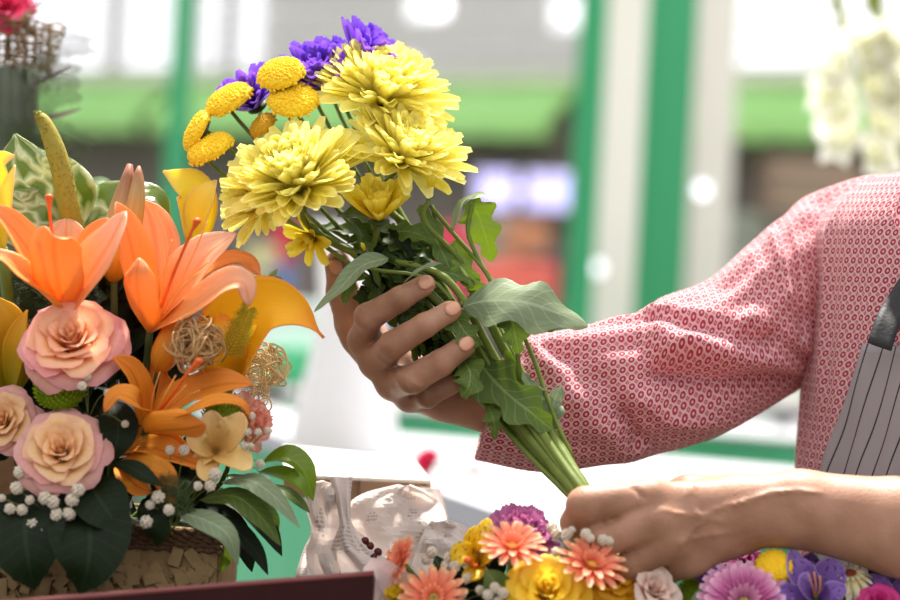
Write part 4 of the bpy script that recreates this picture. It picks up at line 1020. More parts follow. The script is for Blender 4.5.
# lilies
ST = [FOAM]
lily('orange lily nearest the left edge of the photo, opening upwards below the big green anthurium', (64, 308, 1.64), [
 ([(64, 308, 1.645), (38, 265, 1.63), (10, 226, 1.62), (-14, 206, 1.61)], 40, (.2, .7, .6)),
 ([(62, 312, 1.63), (34, 286, 1.60), (8, 262, 1.59), (-18, 250, 1.585)], 30, (.1, .8, .5)),
 ([(66, 300, 1.66), (64, 262, 1.675), (66, 236, 1.68), (67, 218, 1.685)], 50, (0, .1, 1), dict(m=1)),
 ([(70, 300, 1.66), (90, 262, 1.66), (98, 236, 1.66), (108, 218, 1.66)], 34, (-.3, .3, 1)),
 ([(67, 308, 1.635), (88, 278, 1.61), (110, 243, 1.60), (126, 211, 1.605)], 46, (-.5, .3, .9), dict(m=1)),
 ([(64, 310, 1.635), (58, 284, 1.60), (54, 254, 1.588), (54, 238, 1.578), (53, 236, 1.566)], 52, (0, .15, -1), dict(cup=.3))],
 (M['orange'], M['orange_pink']), [(62, 285, 1.63), (53, 240, 1.61), (50, 215, 1.605), (49, 197, 1.603)], st=[(70, 360, 1.67), (90, 450, 1.70), FOAM])
lily('large orange lily with pink-sheened petals in front of the tall bud', (150, 330, 1.65), [
 ([(146, 322, 1.655), (138, 280, 1.64), (128, 235, 1.63), (116, 202, 1.625)], 40, (.6, .2, .8)),
 ([(155, 318, 1.66), (158, 270, 1.68), (152, 225, 1.685), (143, 200, 1.68)], 48, (.2, .1, 1), dict(m=1)),
 ([(154, 322, 1.65), (185, 285, 1.64), (208, 255, 1.64), (236, 233, 1.65)], 58, (-.3, .7, .7), dict(m=1)),
 ([(158, 315, 1.665), (205, 275, 1.68), (240, 262, 1.68), (260, 276, 1.675)], 34, (-.1, .9, .4)),
 ([(152, 332, 1.64), (190, 310, 1.61), (225, 285, 1.60), (244, 284, 1.598), (249, 306, 1.60)], 34, (0, .7, .7), dict(m=1)),
 ([(148, 332, 1.64), (140, 305, 1.61), (137, 275, 1.60), (139, 258, 1.605)], 36, (.3, .1, -1))],
 (M['orange'], M['orange_pink']), [(158, 315, 1.64), (175, 270, 1.61), (190, 235, 1.595), (197, 221, 1.59)],
 [[(158, 318, 1.64), (172, 280, 1.62), (180, 255, 1.61)], [(160, 318, 1.64), (188, 280, 1.62), (208, 262, 1.61)], [(160, 320, 1.64), (180, 290, 1.61), (200, 272, 1.60)], [(158, 316, 1.64), (164, 275, 1.62), (172, 240, 1.61)], [(162, 318, 1.64), (190, 262, 1.62), (207, 222, 1.61)]], st=[(142, 400, 1.67), (125, 480, 1.70), FOAM])
lily('orange lily in the middle of the basket, right of the two peach roses', (146, 428, 1.63), [
 ([(142, 425, 1.635), (140, 395, 1.62), (130, 370, 1.61), (113, 357, 1.60)], 30, (.7, .3, .7)),
 ([(147, 420, 1.64), (152, 392, 1.66), (158, 372, 1.665), (166, 360, 1.66)], 42, (.1, .3, 1), dict(m=0)),
 ([(150, 424, 1.63), (185, 398, 1.62), (222, 385, 1.61), (253, 384, 1.61)], 40, (-.1, .7, .7)),
 ([(150, 432, 1.625), (185, 415, 1.58), (215, 402, 1.57), (240, 404, 1.57), (250, 418, 1.575)], 18, (0, .8, .5), dict(m=0)),
 ([(146, 432, 1.62), (168, 430, 1.59), (190, 428, 1.58), (205, 424, 1.575)], 42, (-.1, .6, -.8), dict(cup=.4)),
 ([(146, 432, 1.625), (138, 405, 1.595), (118, 395, 1.59), (104, 412, 1.59)], 26, (.1, .8, .6), dict(m=0))],
 (M['orange_deep'], M['orange_pink']), [(152, 420, 1.62), (172, 395, 1.59), (186, 375, 1.58), (199, 361, 1.575)],
 [[(150, 422, 1.62), (153, 395, 1.61), (160, 372, 1.60)], [(152, 422, 1.62), (165, 395, 1.60), (176, 375, 1.60)], [(152, 424, 1.62), (185, 398, 1.60), (200, 390, 1.595)], [(152, 424, 1.62), (175, 398, 1.6), (186, 385, 1.595)]], st=[(135, 480, 1.67), FOAM])
lily('shaded orange lily low in the basket, its tip pointing right above the foam rim', (112, 462, 1.63), [
 ([(118, 452, 1.64), (150, 448, 1.62), (178, 458, 1.61), (207, 469, 1.605)], 30, (0, .8, .6)),
 ([(120, 462, 1.63), (148, 470, 1.60), (165, 480, 1.60), (172, 505, 1.60)], 30, (0, .5, .8)),
 ([(120, 455, 1.64), (150, 440, 1.65), (172, 446, 1.65), (190, 456, 1.65)], 30, (0, .6, .8)),
 ([(118, 466, 1.625), (130, 480, 1.60), (140, 488, 1.60), (152, 492, 1.60)], 22, (.2, .3, .9))], (M['orange_deep'], M['orange_pink']), st=[(108, 505, 1.68), FOAM])
# tall bud
b = MB(); fr = frame(A(116, 262, 1.668), nrm(A(131, 163, 1.675)-A(116, 275, 1.668)))
t = thing('lily_bud', 'tall closed lily bud with a brownish tip standing between the two upper orange lilies', 'flower', A(116, 290, 1.668))
W2 = MB(); W2.tube(cat([A(124, 262, 1.662), A(131, 230, 1.662), A(137, 195, 1.664), A(139, 166, 1.668)], 12), np.array([.003, .006, .0075, .0082, .0082, .008, .0076, .007, .006, .005, .0035, .0012]), 12); W2.link('petal', M['bud'], t)
b.tube(cat([A(113, 282, 1.668), A(117, 250, 1.668), A(122, 215, 1.67), A(130, 164, 1.674)], 12), 1.15*np.array([.003, .009, .012, .0135, .0135, .013, .012, .0105, .009, .007, .0045, .002]), 14); b.link('bud_core', M['bud'], t)
b = MB(); b.tube(cat([A(114, 280, 1.668), A(114, 320, 1.668), A(112, 420, 1.69), A(*FOAM)], 12), .0028, 8); b.link('stem', M['stem_dark'], t)
t = thing('lily_bud', 'narrow orange lily bud leaning behind the brown raffia nest', 'flower', A(160, 372, 1.64))
b = MB(); b.tube(cat([A(158, 372, 1.64), A(168, 348, 1.635), A(180, 322, 1.635), A(193, 303, 1.64)], 12), np.array([.003, .008, .0105, .0115, .0115, .011, .010, .009, .008, .006, .004, .002]), 14); b.link('bud_core', M['orange_deep'], t)
b = MB(); b.tube(cat([A(158, 372, 1.64), A(140, 450, 1.68), A(*FOAM)], 10), .0025, 8); b.link('stem', M['stem_dark'], t)
# callas
def calla(label, parts, mats, st, spx=None):
    t = thing('calla_lily', label, 'flower', A(*st[0]))
    for pts, W, nd, a0, a1, mi, *sh in parts:
        b = MB(); b.grid(wrapblade(pts, W, nd, a0, a1, shape=sh[0] if sh else None)); solid(b.link('spathe', mats[mi], t), .001)
    if spx: b = MB(); b.tube(cat([A(*q) for q in spx], 8), [.003]*6+[.0025, .001], 10); b.link('spadix', M['button'], t)
    b = MB(); b.tube(cat([A(*q) for q in st], 12), .0045, 10); b.link('stem', M['stem'], t); return t
cs = lambda t: np.maximum(.28+1.05*np.sin(np.pi*np.clip(t, 0, 1)**.9)**1.1*(1-.35*t)-.2*t**3, .05)
calla('large yellow-orange calla arching right, its reddish tip pointing at the raised hand', [
 ([(230, 384, 1.655), (236, 350, 1.645), (252, 322, 1.64), (274, 308, 1.635), (300, 314, 1.63), (324, 338, 1.63)], 66, (-.25, .35, .9), 105, 25, 0, lambda t: np.maximum(.3+.95*np.sin(np.pi*np.clip(t, 0, 1)**.75)-.45*t**1.5, .04)),
 ([(228, 384, 1.65), (226, 355, 1.635), (224, 330, 1.635), (222, 312, 1.645)], 34, (.4, .1, .9), 70, 40, 0, cs)], (M['calla'],), [(230, 382, 1.655), (205, 450, 1.69), FOAM], [(236, 365, 1.645), (246, 340, 1.635), (256, 325, 1.635)])
calla('pale yellow calla standing right of the tall bud, touching the lowest golden flower', [
 ([(193, 240, 1.70), (194, 212, 1.70), (190, 190, 1.70), (178, 180, 1.695), (163, 171, 1.69)], 40, (.4, .2, .9), 100, 30, 0, lambda t: np.maximum(.5+.75*np.sin(np.pi*np.clip(t, 0, 1)**.9)-.5*t, .05)),
 ([(196, 240, 1.69), (202, 212, 1.69), (208, 192, 1.69), (216, 180, 1.695)], 30, (-.5, .1, .8), 70, 40, 0, cs)], (M['calla_pale'],), [(194, 240, 1.70), (175, 340, 1.71), FOAM])
calla('pale calla with a pink lip cut by the left edge of the photo', [
 ([(2, 250, 1.66), (0, 215, 1.66), (-2, 185, 1.66), (2, 162, 1.655), (14, 156, 1.65)], 34, (-.2, .3, .9), 95, 30, 0, cs),
 ([(4, 250, 1.65), (6, 215, 1.64), (10, 185, 1.64), (15, 165, 1.645)], 18, (-.5, .1, .8), 60, 40, 0, cs)], (M['calla_pale'],), [(2, 248, 1.66), (20, 380, 1.70), (60, 500, 1.71), FOAM])
calla('dull yellow calla at the left edge beside the upper peach rose', [
 ([(10, 392, 1.66), (8, 355, 1.65), (4, 320, 1.645), (-2, 298, 1.65)], 48, (.1, .2, 1), 95, 40, 0, cs),
 ([(12, 392, 1.65), (16, 355, 1.635), (20, 330, 1.635), (27, 310, 1.64)], 22, (-.3, .1, .9), 60, 40, 0, cs)], (M['calla_dull'],), [(10, 390, 1.66), (40, 460, 1.69), FOAM])
# anthurium with its thick spadix
t = thing('anthurium', 'green and white veined anthurium with a thick upright olive spadix at upper left', 'flower', A(75, 240, 1.72))
def spathe_mat():
    m, nt, b, out = base_mat('anthurium_spathe'); u, v, uv = uvsplit(nt)
    no = N(nt, 'ShaderNodeTexNoise'); no.inputs['Scale'].default_value = 3.0; no.inputs['Detail'].default_value = 2; nt.links.new(uv, no.inputs['Vector'])
    vo = N(nt, 'ShaderNodeTexVoronoi'); vo.feature = 'DISTANCE_TO_EDGE'; vo.inputs['Scale'].default_value = 3.2
    mv = N(nt, 'ShaderNodeVectorMath'); mv.operation = 'ADD'; sc_ = N(nt, 'ShaderNodeVectorMath'); sc_.operation = 'SCALE'; sc_.inputs['Scale'].default_value = .4
    nt.links.new(no.outputs['Color'], sc_.inputs[0]); nt.links.new(uv, mv.inputs[0]); nt.links.new(sc_.outputs[0], mv.inputs[1]); nt.links.new(mv.outputs[0], vo.inputs['Vector'])
    f = N(nt, 'ShaderNodeMapRange'); f.inputs[1].default_value = .0; f.inputs[2].default_value = .2; nt.links.new(vo.outputs[0], f.inputs[0])
    g = mixc(nt, no.outputs[0], lin('5c7c2c'), lin('90ac50'))
    c = mixc(nt, f.outputs[0], lin('e8edc8'), g); nt.links.new(c, b.inputs['Base Color']); b.inputs['Roughness'].default_value = .25
    bp = N(nt, 'ShaderNodeBump'); bp.inputs['Strength'].default_value = .6; bp.inputs['Distance'].default_value = .004; bp.invert = True; nt.links.new(f.outputs[0], bp.inputs['Height']); nt.links.new(bp.outputs[0], b.inputs['Normal'])
    tt = N(nt, 'ShaderNodeBsdfTranslucent'); nt.links.new(c, tt.inputs[0]); mx = N(nt, 'ShaderNodeMixShader'); mx.inputs[0].default_value = .35
    nt.links.new(b.outputs[0], mx.inputs[1]); nt.links.new(tt.outputs[0], mx.inputs[2]); nt.links.new(mx.outputs[0], out.inputs[0]); return m
sm_ = spathe_mat()
for pts, W, nd in (([(78, 235, 1.72), (50, 205, 1.71), (25, 170, 1.71), (15, 134, 1.715)], 100, (-.1, .3, .9)), ([(72, 242, 1.715), (40, 225, 1.70), (10, 210, 1.70), (-20, 180, 1.70)], 80, (0, .5, .8)),
                   ([(76, 245, 1.715), (110, 225, 1.71), (145, 205, 1.71), (172, 222, 1.715)], 86, (.1, .6, .75))):
    b = MB(); b.grid(blade_P(pts, W, 'ovate', nd, cup=.15, ruf=.12, nu=24, nv=15)); solid(b.link('spathe', sm_, t), .001)
b = MB(); P = cat([A(76, 240, 1.70), A(68, 205, 1.69), A(60, 165, 1.688), (A(48, 130, 1.69)), A(38, 112, 1.692)], 24); b.tube(P, np.interp(np.linspace(0, 1, 24), [0, .2, .6, .9, 1], [.0075, .0090, .0080, .005, .002]), 16)
for k in range(500):
    i = rng.randint(0, 23); a = rng.uniform(0, 6.28); r_ = np.interp(i/23, [0, .2, .6, .9, 1], [.0075, .0090, .0080, .005, .002]); p = P[i]+(P[i+1]-P[i])*rng.rand() if i < 23 else P[i]
    b.ball(p+r_*np.array([math.cos(a), math.sin(a), 0]), .0009, 3, 5)
b.link('spadix', smat('spadix', 'a8963c', '88802c', scale=300, rough=.7), t)
b = MB(); b.tube(cat([A(76, 243, 1.715), A(80, 350, 1.72), A(*FOAM)], 10), .0035, 8); b.link('stem', M['stem_dark'], t)
# roses and pompons
rose('open peach rose at upper left above the green pompon', 71, 338, 1.61, (.02, .55, .8), 56, (M['peach'], M['peach_out']), 34, [(75, 420, 1.66), FOAM])
rose('cream and pink rose low at left above the white baby\'s breath', 61, 450, 1.59, (.05, .42, .9), 50, (M['cream_rose'], M['cream_out']), 34, [(75, 500, 1.66), FOAM], openn=.86)
rose('cream rose cut by the left edge of the photo', 2, 420, 1.62, (-.1, .35, .9), 40, (M['cream_rose'], M['cream_out']), 26, [(50, 500, 1.66), FOAM], openn=.9)
pompon('lime green pompon between the two peach-toned roses', 62, 390, 1.62, (0, .6, .8), 31, M['lime'], st=[(70, 450, 1.67), FOAM])
pompon('lime green pompon half hidden behind the middle orange lily', 222, 414, 1.63, (.2, .6, .7), 24, M['lime'], 120, st=[(190, 480, 1.68), FOAM])
# cream orchid-like flower
lily('cream alstroemeria under the tip of the middle lily', (215, 452, 1.63), [
 ([(218, 455, 1.63), (215, 435, 1.615), (212, 420, 1.61), (211, 410, 1.61)], 28, (0, .3, 1)), ([(218, 452, 1.625), (230, 435, 1.61), (238, 422, 1.61), (240, 412, 1.61)], 30, (-.2, .3, 1)),
 ([(216, 455, 1.62), (232, 458, 1.60), (245, 464, 1.60), (252, 468, 1.60)], 26, (0, .6, .8)), ([(214, 456, 1.62), (208, 468, 1.605), (210, 476, 1.60), (218, 480, 1.60)], 22, (0, .5, .8)),
 ([(214, 452, 1.625), (200, 446, 1.61), (194, 436, 1.61), (192, 426, 1.61)], 22, (.3, .4, .9)), ([(214, 455, 1.62), (203, 458, 1.61), (196, 464, 1.61), (190, 468, 1.61)], 16, (.1, .5, .9))],
 (M['cream_petal'],), None, st=[(180, 500, 1.67), FOAM], name='alstroemeria')
def carnation(label, px, py, d, ax, Rpx, mat, n=44, st=None):
    C = A(px, py, d); R = Rpx*d/F; fr = frame(C-DIR(*ax)*R*.5, DIR(*ax)); t = thing('carnation', label, 'flower', fr[0])
    for k in range(n):
        f = 1-k/(n-1); P = petal_P(R*(.75+.35*f)*rng.uniform(.9, 1.08), R*.75, 88-f*68, 84-f*92, k*GA, 'strap', cup=.1, ruf=.34, rk=rng.uniform(.8, 1.6), nu=9, nv=11, r0=.02*R)
        s = np.linspace(-1, 1, 11); P[-3:, :, 2] += (rng.uniform(-1, 1, (3, 11))*R*.07); P[:, :, 2] += .2*R*(1-f)
        b = MB(); b.grid(toW(fr, P)); b.link('petal', mat, t)
    b = MB(); lathe2(b, fr, [(0, -.5*R), (.15*R, -.45*R), (.22*R, 0), (.1*R, .1*R)]); b.link('calyx', M['stem'], t)
    if st: b = MB(); b.tube(cat([fr[0]-fr[1][:, 2]*R*.4]+[A(*q) for q in st], 10), .002, 8); b.link('stem', M['stem_dark'], t)
    return t
carnation('coral carnation with a red-pink lower lip at the right side of the basket', 252, 420, 1.64, (.75, .25, .55), 32, M['coral'], 30, [(215, 490, 1.68), FOAM])
# raffia nests
def nest(label, px, py, d, rx, ry, n, mat, r=.0007, cat_='ornament'):
    C = A(px, py, d); b = MB()
    for k in range(n):
        a = nrm(rng.normal(size=3)); u = nrm(np.cross(a, [.3, .5, .8])); v = np.cross(a, u); th = np.linspace(0, 2*np.pi*rng.uniform(.8, 1.3), 34)
        w1 = 1+.12*np.sin(th*3+rng.uniform(0, 6)); P = C+(np.cos(th)*w1)[:, None]*u*rng.uniform(.75, 1)+(np.sin(th)*w1)[:, None]*v*rng.uniform(.75, 1)+a*rng.uniform(-.35, .35)-0
        P = C+(P-C)*np.array([rx, (rx+ry)/2*.8, ry])*d/F*rng.uniform(.6, 1.12); P += cat(rng.normal(size=(9, 3))*rx*.13*d/F, 34); b.tube(P, r*rng.uniform(.7, 1.2), 5)
    o = b.link('raffia_nest', mat); return tag(o, label, cat_)
nest('tangled brown raffia nest below the large pink-sheened lily', 196, 344, 1.605, 26, 30, 34, M['raffia'])
nest('round ball of pale wire loops under the arching calla', 264, 366, 1.66, 27, 23, 26, M['raffia_pale'], .0006)
nest('pale raffia loops hanging below the wire ball beside the coral carnation', 258, 400, 1.655, 12, 18, 9, M['raffia_pale'], .0006)
# ferns
def fernthing(label, specs, mat, **k):
    b = MB()
    for s in specs: fern(b, s, **k)
    o = b.link('asparagus_fern', M[mat]); return tag(o, label, 'fern')
fernthing('light green fern sprig lying over the arching calla', [[(222, 362, 1.625), (234, 342, 1.615), (242, 325, 1.612), (248, 310, 1.612)]], 'fern_lt', needle=18, n=18)
fernthing('fern tip between the large lily and the arching calla', [[(225, 320, 1.67), (245, 298, 1.67), (262, 285, 1.67), (276, 276, 1.67)], [(190, 310, 1.68), (215, 298, 1.68), (240, 292, 1.68)]], 'fern_lt', needle=13, n=20)
fernthing('dark fern foliage behind the lilies at the left', [[(60+rng.uniform(-60, 70), 350+rng.uniform(-20, 60), 1.70), (60+rng.uniform(-70, 90), 300+rng.uniform(-15, 15), 1.70), (70+rng.uniform(-90, 120), 268+rng.uniform(-15, 15), 1.70)] for _ in range(15)], 'fern', needle=30, n=16)
fernthing('pale fern sprig hanging over the basket rim', [[(150, 490, 1.60), (170, 500, 1.595), (188, 512, 1.595), (204, 526, 1.60)], [(150, 482, 1.60), (172, 486, 1.595), (188, 494, 1.595)]], 'fern', needle=16, n=18)
# leaves
G_ = 'leaves of the flower basket'
def lf(label, mat, pts, W, nd, shape='leaf', **k): return leafthing('leaf', label, M[mat], G_, pts, W, shape, nd, **k)
lf('bright green glossy leaf arching right above the white crate lid', 'leaf_bright', [(262, 463, 1.64), (285, 458, 1.63), (303, 470, 1.63), (313, 501, 1.635)], 30, (-.1, .8, .5), fold=.25)
lf('second bright green leaf just under the topmost one', 'leaf_bright', [(258, 472, 1.64), (280, 475, 1.625), (298, 484, 1.62), (308, 500, 1.625)], 22, (0, .8, .5), fold=.25)
lf('silvery long leaf whose tip hangs over the green table skirt', 'leaf_silver', [(222, 482, 1.62), (250, 480, 1.60), (278, 500, 1.595), (300, 528, 1.60)], 27, (.1, .8, .6), fold=-.2)
lf('dark green leaf below the silvery one, pointing right', 'leaf', [(200, 500, 1.61), (235, 496, 1.60), (262, 518, 1.595), (281, 546, 1.60)], 30, (.1, .8, .6), fold=-.2)
lf('greyish leaf curling over the basket corner', 'leaf_silver', [(178, 512, 1.60), (205, 520, 1.585), (228, 535, 1.58), (238, 565, 1.585)], 26, (.1, .6, .8), fold=-.2)
lf('small dark leaf hanging between the silvery leaf and the bright leaves', 'leaf', [(262, 485, 1.65), (285, 492, 1.645), (300, 503, 1.645), (310, 513, 1.645)], 14, (0, .7, .6))
lf('dark leaf hanging straight down left of the table skirt', 'leaf', [(230, 500, 1.64), (255, 505, 1.64), (272, 518, 1.64), (279, 530, 1.645)], 20, (.2, .5, .7))
lf('dark leaf behind the greyish corner leaf', 'leaf_dark', [(200, 520, 1.63), (232, 528, 1.62), (255, 550, 1.62), (268, 575, 1.62)], 22, (.2, .5, .7))
lf('dark leaf pointing down right under the arching silvery leaf', 'leaf_dark', [(215, 495, 1.65), (245, 505, 1.645), (268, 530, 1.64), (282, 556, 1.64)], 26, (.1, .6, .7))
lf('dark leaf behind the greyish corner leaf tip, pointing down', 'leaf_dark', [(205, 505, 1.66), (228, 520, 1.655), (245, 548, 1.65), (252, 572, 1.65)], 26, (.1, .6, .7))
lf('narrow green leaf under the bright green arching ones', 'leaf', [(225, 475, 1.66), (255, 486, 1.655), (275, 500, 1.65), (292, 520, 1.65)], 18, (.1, .6, .7))
lf('bright leaf tucked behind the basket corner', 'leaf_bright', [(215, 530, 1.64), (224, 548, 1.64), (224, 560, 1.64), (219, 574, 1.64)], 18, (.2, .2, .9))
lf('broad very dark leaf at the bottom left in front of the basket', 'leaf_dark', [(30, 490, 1.60), (25, 525, 1.575), (28, 560, 1.565), (34, 590, 1.57)], 84, (0, .4, .9), shape='ovate')
lf('broad very dark leaf in front of the basket left of its bark front', 'leaf_dark', [(85, 495, 1.60), (90, 530, 1.575), (88, 565, 1.565), (80, 594, 1.57)], 84, (.1, .4, .9), shape='ovate')
lf('dark pointed leaf hanging over the cord rim left of the fern', 'leaf_dark', [(88, 480, 1.60), (100, 500, 1.585), (112, 518, 1.58), (119, 536, 1.582)], 56, (.1, .5, .85), shape='ovate')
lf('olive dark leaf above the cord rim below the low orange lily', 'leaf_dark', [(112, 462, 1.605), (132, 468, 1.59), (148, 478, 1.585), (163, 486, 1.585)], 20, (0, .7, .7))
lf('small dark leaf over the right part of the cord rim', 'leaf_dark', [(140, 505, 1.605), (152, 518, 1.595), (158, 532, 1.595), (156, 546, 1.60)], 28, (0, .5, .9))
lf('dark leaf between the middle lily and the cream rose', 'leaf_dark', [(112, 400, 1.63), (118, 425, 1.61), (116, 445, 1.605), (112, 462, 1.61)], 40, (.3, .2, .9), shape='ovate')
lf('grey-green leaf blade behind the tall bud at upper left', 'leaf_silver', [(82, 205, 1.73), (92, 185, 1.73), (105, 182, 1.73), (118, 192, 1.73)], 14, (0, .7, .7))
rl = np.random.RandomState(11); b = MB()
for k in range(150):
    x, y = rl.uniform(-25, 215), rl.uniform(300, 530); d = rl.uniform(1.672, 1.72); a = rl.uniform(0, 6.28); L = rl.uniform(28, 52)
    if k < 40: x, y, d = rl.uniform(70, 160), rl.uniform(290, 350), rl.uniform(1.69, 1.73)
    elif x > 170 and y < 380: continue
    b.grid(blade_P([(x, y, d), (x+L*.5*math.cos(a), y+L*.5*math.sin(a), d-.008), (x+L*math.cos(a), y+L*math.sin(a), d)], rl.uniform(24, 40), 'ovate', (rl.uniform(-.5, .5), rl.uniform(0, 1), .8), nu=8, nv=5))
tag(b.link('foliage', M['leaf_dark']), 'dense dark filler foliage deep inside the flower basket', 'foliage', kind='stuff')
# baby's breath
gyp('baby\'s breath sprig below the cream and pink rose', (55, 540, 1.60), [(20, 472, 1.585, 7), (17, 488, 1.585, 7), (45, 498, 1.575, 7), (53, 502, 1.575, 7), (72, 500, 1.575, 7), (57, 515, 1.575, 7), (69, 514, 1.575, 7), (10, 509, 1.58, 6), (22, 510, 1.58, 6), (33, 525, 1.578, 7), (45, 532, 1.575, 6), (30, 500, 1.58, 5), (78, 490, 1.575, 7), (2, 498, 1.58, 4)])
gyp('baby\'s breath sprig over the right end of the basket', (170, 535, 1.61), [(158, 497, 1.59, 7), (150, 505, 1.59, 5), (169, 510, 1.585, 6), (146, 522, 1.59, 7), (215, 474, 1.59, 7), (210, 486, 1.59, 6), (198, 486, 1.59, 5), (184, 450, 1.60, 6), (170, 450, 1.60, 5)])
gyp('two baby\'s breath blossoms right of the lime pompon', (88, 420, 1.62), [(87, 376, 1.595, 5), (82, 386, 1.59, 5), (108, 393, 1.60, 4.5), (125, 424, 1.60, 4)])
gyp('baby\'s breath sprig on the coral carnation', (240, 470, 1.64), [(245, 446, 1.60, 4), (248, 432, 1.60, 4), (252, 416, 1.60, 4), (258, 432, 1.60, 4), (268, 431, 1.61, 4), (260, 464, 1.61, 5), (266, 480, 1.61, 4), (251, 446, 1.60, 3.5)])

# ---------------- second arrangement behind, upper left ----------------
c = A(8, 120, 2.0)
t = thing('wrapped_bouquet', 'tall bouquet wrapped in grey-green leaves and woven wicker at the top left', 'bouquet', A(8, 330, 2.0))
b = MB(); 
for k in range(16):
    a = k*.39; P0_ = A(8+14*math.cos(a), 330, 2.0+.014*math.sin(a)); P1_ = A(8+24*math.cos(a), 66, 2.0+.024*math.sin(a)); b.tube(cat([P0_, (P0_+P1_)/2, P1_], 8), .0075, 8)
b.link('stem_bundle', smat('bundle_green', '6c7464', '4c5444', scale=30, bump=.4), t)
b = MB()
for k in range(7):
    z = A(8, 66-7*k, 2.0)[2]; rr = .030+.0016*k; th = np.linspace(0, 2*np.pi, 40); b.tube(np.stack([c[0]+.004+rr*np.cos(th)*1.15, 2.0+rr*np.sin(th), z+.002*np.sin(th*9+k*3)], -1), .0013, 5)
for k in range(22):
    a = k*2*np.pi/22; b.tube(cat([(c[0]+.004+.032*math.cos(a+.02*q), 2.0+.03*math.sin(a), A(8, 70-q*12, 2.0)[2]) for q in range(5)], 10), .0012, 5)
for k in range(14):
    x, y = rng.uniform(20, 46), rng.uniform(8, 40); b.tube(cat([A(x, y, 1.97), A(x+rng.uniform(-14, 8), y+rng.uniform(-4, 14), 1.96), A(x+rng.uniform(-8, 8), y+rng.uniform(10, 34), 1.97)], 8), .0012, 5)
b.link('wicker_collar', smat('wicker', '9c8060', '6c543c', scale=60), t)
for pts, W in (([(30, 88, 1.98), (48, 78, 1.97), (74, 64, 1.97)], 10), ([(28, 122, 1.98), (55, 117, 1.97), (83, 108, 1.97)], 10), ([(28, 8, 1.98), (36, 6, 1.97), (45, 1, 1.97)], 8)):
    b = MB(); b.grid(blade_P(pts, W, 'long', (0, .7, .7))); b.link('leaf', pmat('plum_leaf', [(0, '8c6070'), (1, '6c4050')], tr=.25), t)
b = MB()
for q in ([(20, 100, 1.98), (45, 98, 1.97), (75, 92, 1.97)], [(25, 70, 1.98), (55, 48, 1.97), (87, 45, 1.97)], [(20, 130, 1.98), (50, 128, 1.97), (88, 145, 1.97)], [(20, 90, 1.98), (40, 70, 1.97), (74, 74, 1.97)], [(10, 130, 1.97), (40, 135, 1.96), (70, 160, 1.96)], [(10, 140, 1.97), (30, 150, 1.96), (50, 175, 1.96)], [(0, 120, 1.97), (20, 140, 1.95), (30, 165, 1.95)]): fern(b, q, needle=22, n=18, r=.0005)
b.link('fern_frond', M['fern'], t)
b = MB(); b.box((-.46, 2.02, .81+.02), (.13, .1, .03)); b.prism([(-.50, 1.98), (-.36, 1.98), (-.36, 2.06), (-.50, 2.06)], .8, A(8, 330, 2.0)[2]); b.link('vase', M['cord'], t, smooth=False)
rose('crimson rose at the very top left corner above the wicker', 6, 4, 1.97, (.1, .5, .8), 30, (M['crimson'], M['crimson']), 16, [(10, 60, 2.0)], openn=1.1)
# ---------------- crate lid, crumpled newspaper ----------------
M['ply'] = smat('ply', 'b89c80', '8c7058', scale=40, rough=.7); M['whitepaper'] = smat('white_paper', 'f6f2ea', 'ece6dc', scale=20, rough=.7)
zl = .945
f0, f1, k1, k0 = PX(284, 474, z=zl), PX(431, 480, z=zl), PX(412, 458, z=zl), PX(284, 446, z=zl)
b = MB(); b.prism([p[:2] for p in (f0, f1, k1, k0)], zl-.003, zl)
cl = b.link('wooden_box', M['whitepaper'], smooth=False); tag(cl, 'flat wooden box with a white paper top behind the crumpled newspaper', 'box')
b = MB(); Tn = nrm(f1-f0); Ln = np.linalg.norm(f1-f0)
R = np.stack([Tn, np.cross([0, 0, 1.], Tn), [0, 0, 1.]], 1)
x = 0
for w_, q in ((.045, 1), (.02, 0), (.035, 1), (.012, 0), (.03, 1), (.012, 0), (.022, 1)):
    if x+w_ > Ln: break
    b.box(f0+Tn*(x+w_/2)+np.array([0, .002+(0 if q else .004), -.0115]), (w_, .004, .017), R); x += w_
b.box((f0+f1)/2+np.array([0, .008, -.0115]), (Ln, .003, .017), R)
T2 = nrm(k1-f1); R2 = np.stack([T2, np.cross([0, 0, 1.], T2), [0, 0, 1.]], 1); b.box((f1+k1)/2+np.array([-.002, 0, -.0115]), (np.linalg.norm(k1-f1), .004, .017), R2)
b.link('slat_side', M['ply'], cl, smooth=False)
b = MB(); mc_ = (f0+f1+k0+k1)/4+[.008, 0, 0]; g0, g1, g2, g3 = [mc_+(p-mc_)*.5 for p in (f0, f1, k1, k0)]
b.prism([p[:2] for p in (g0, g1, g2, g3)], .83, zl-.004); b.link('box_body', smat('carton', '9c8468', '84705a', scale=12), cl, smooth=False)
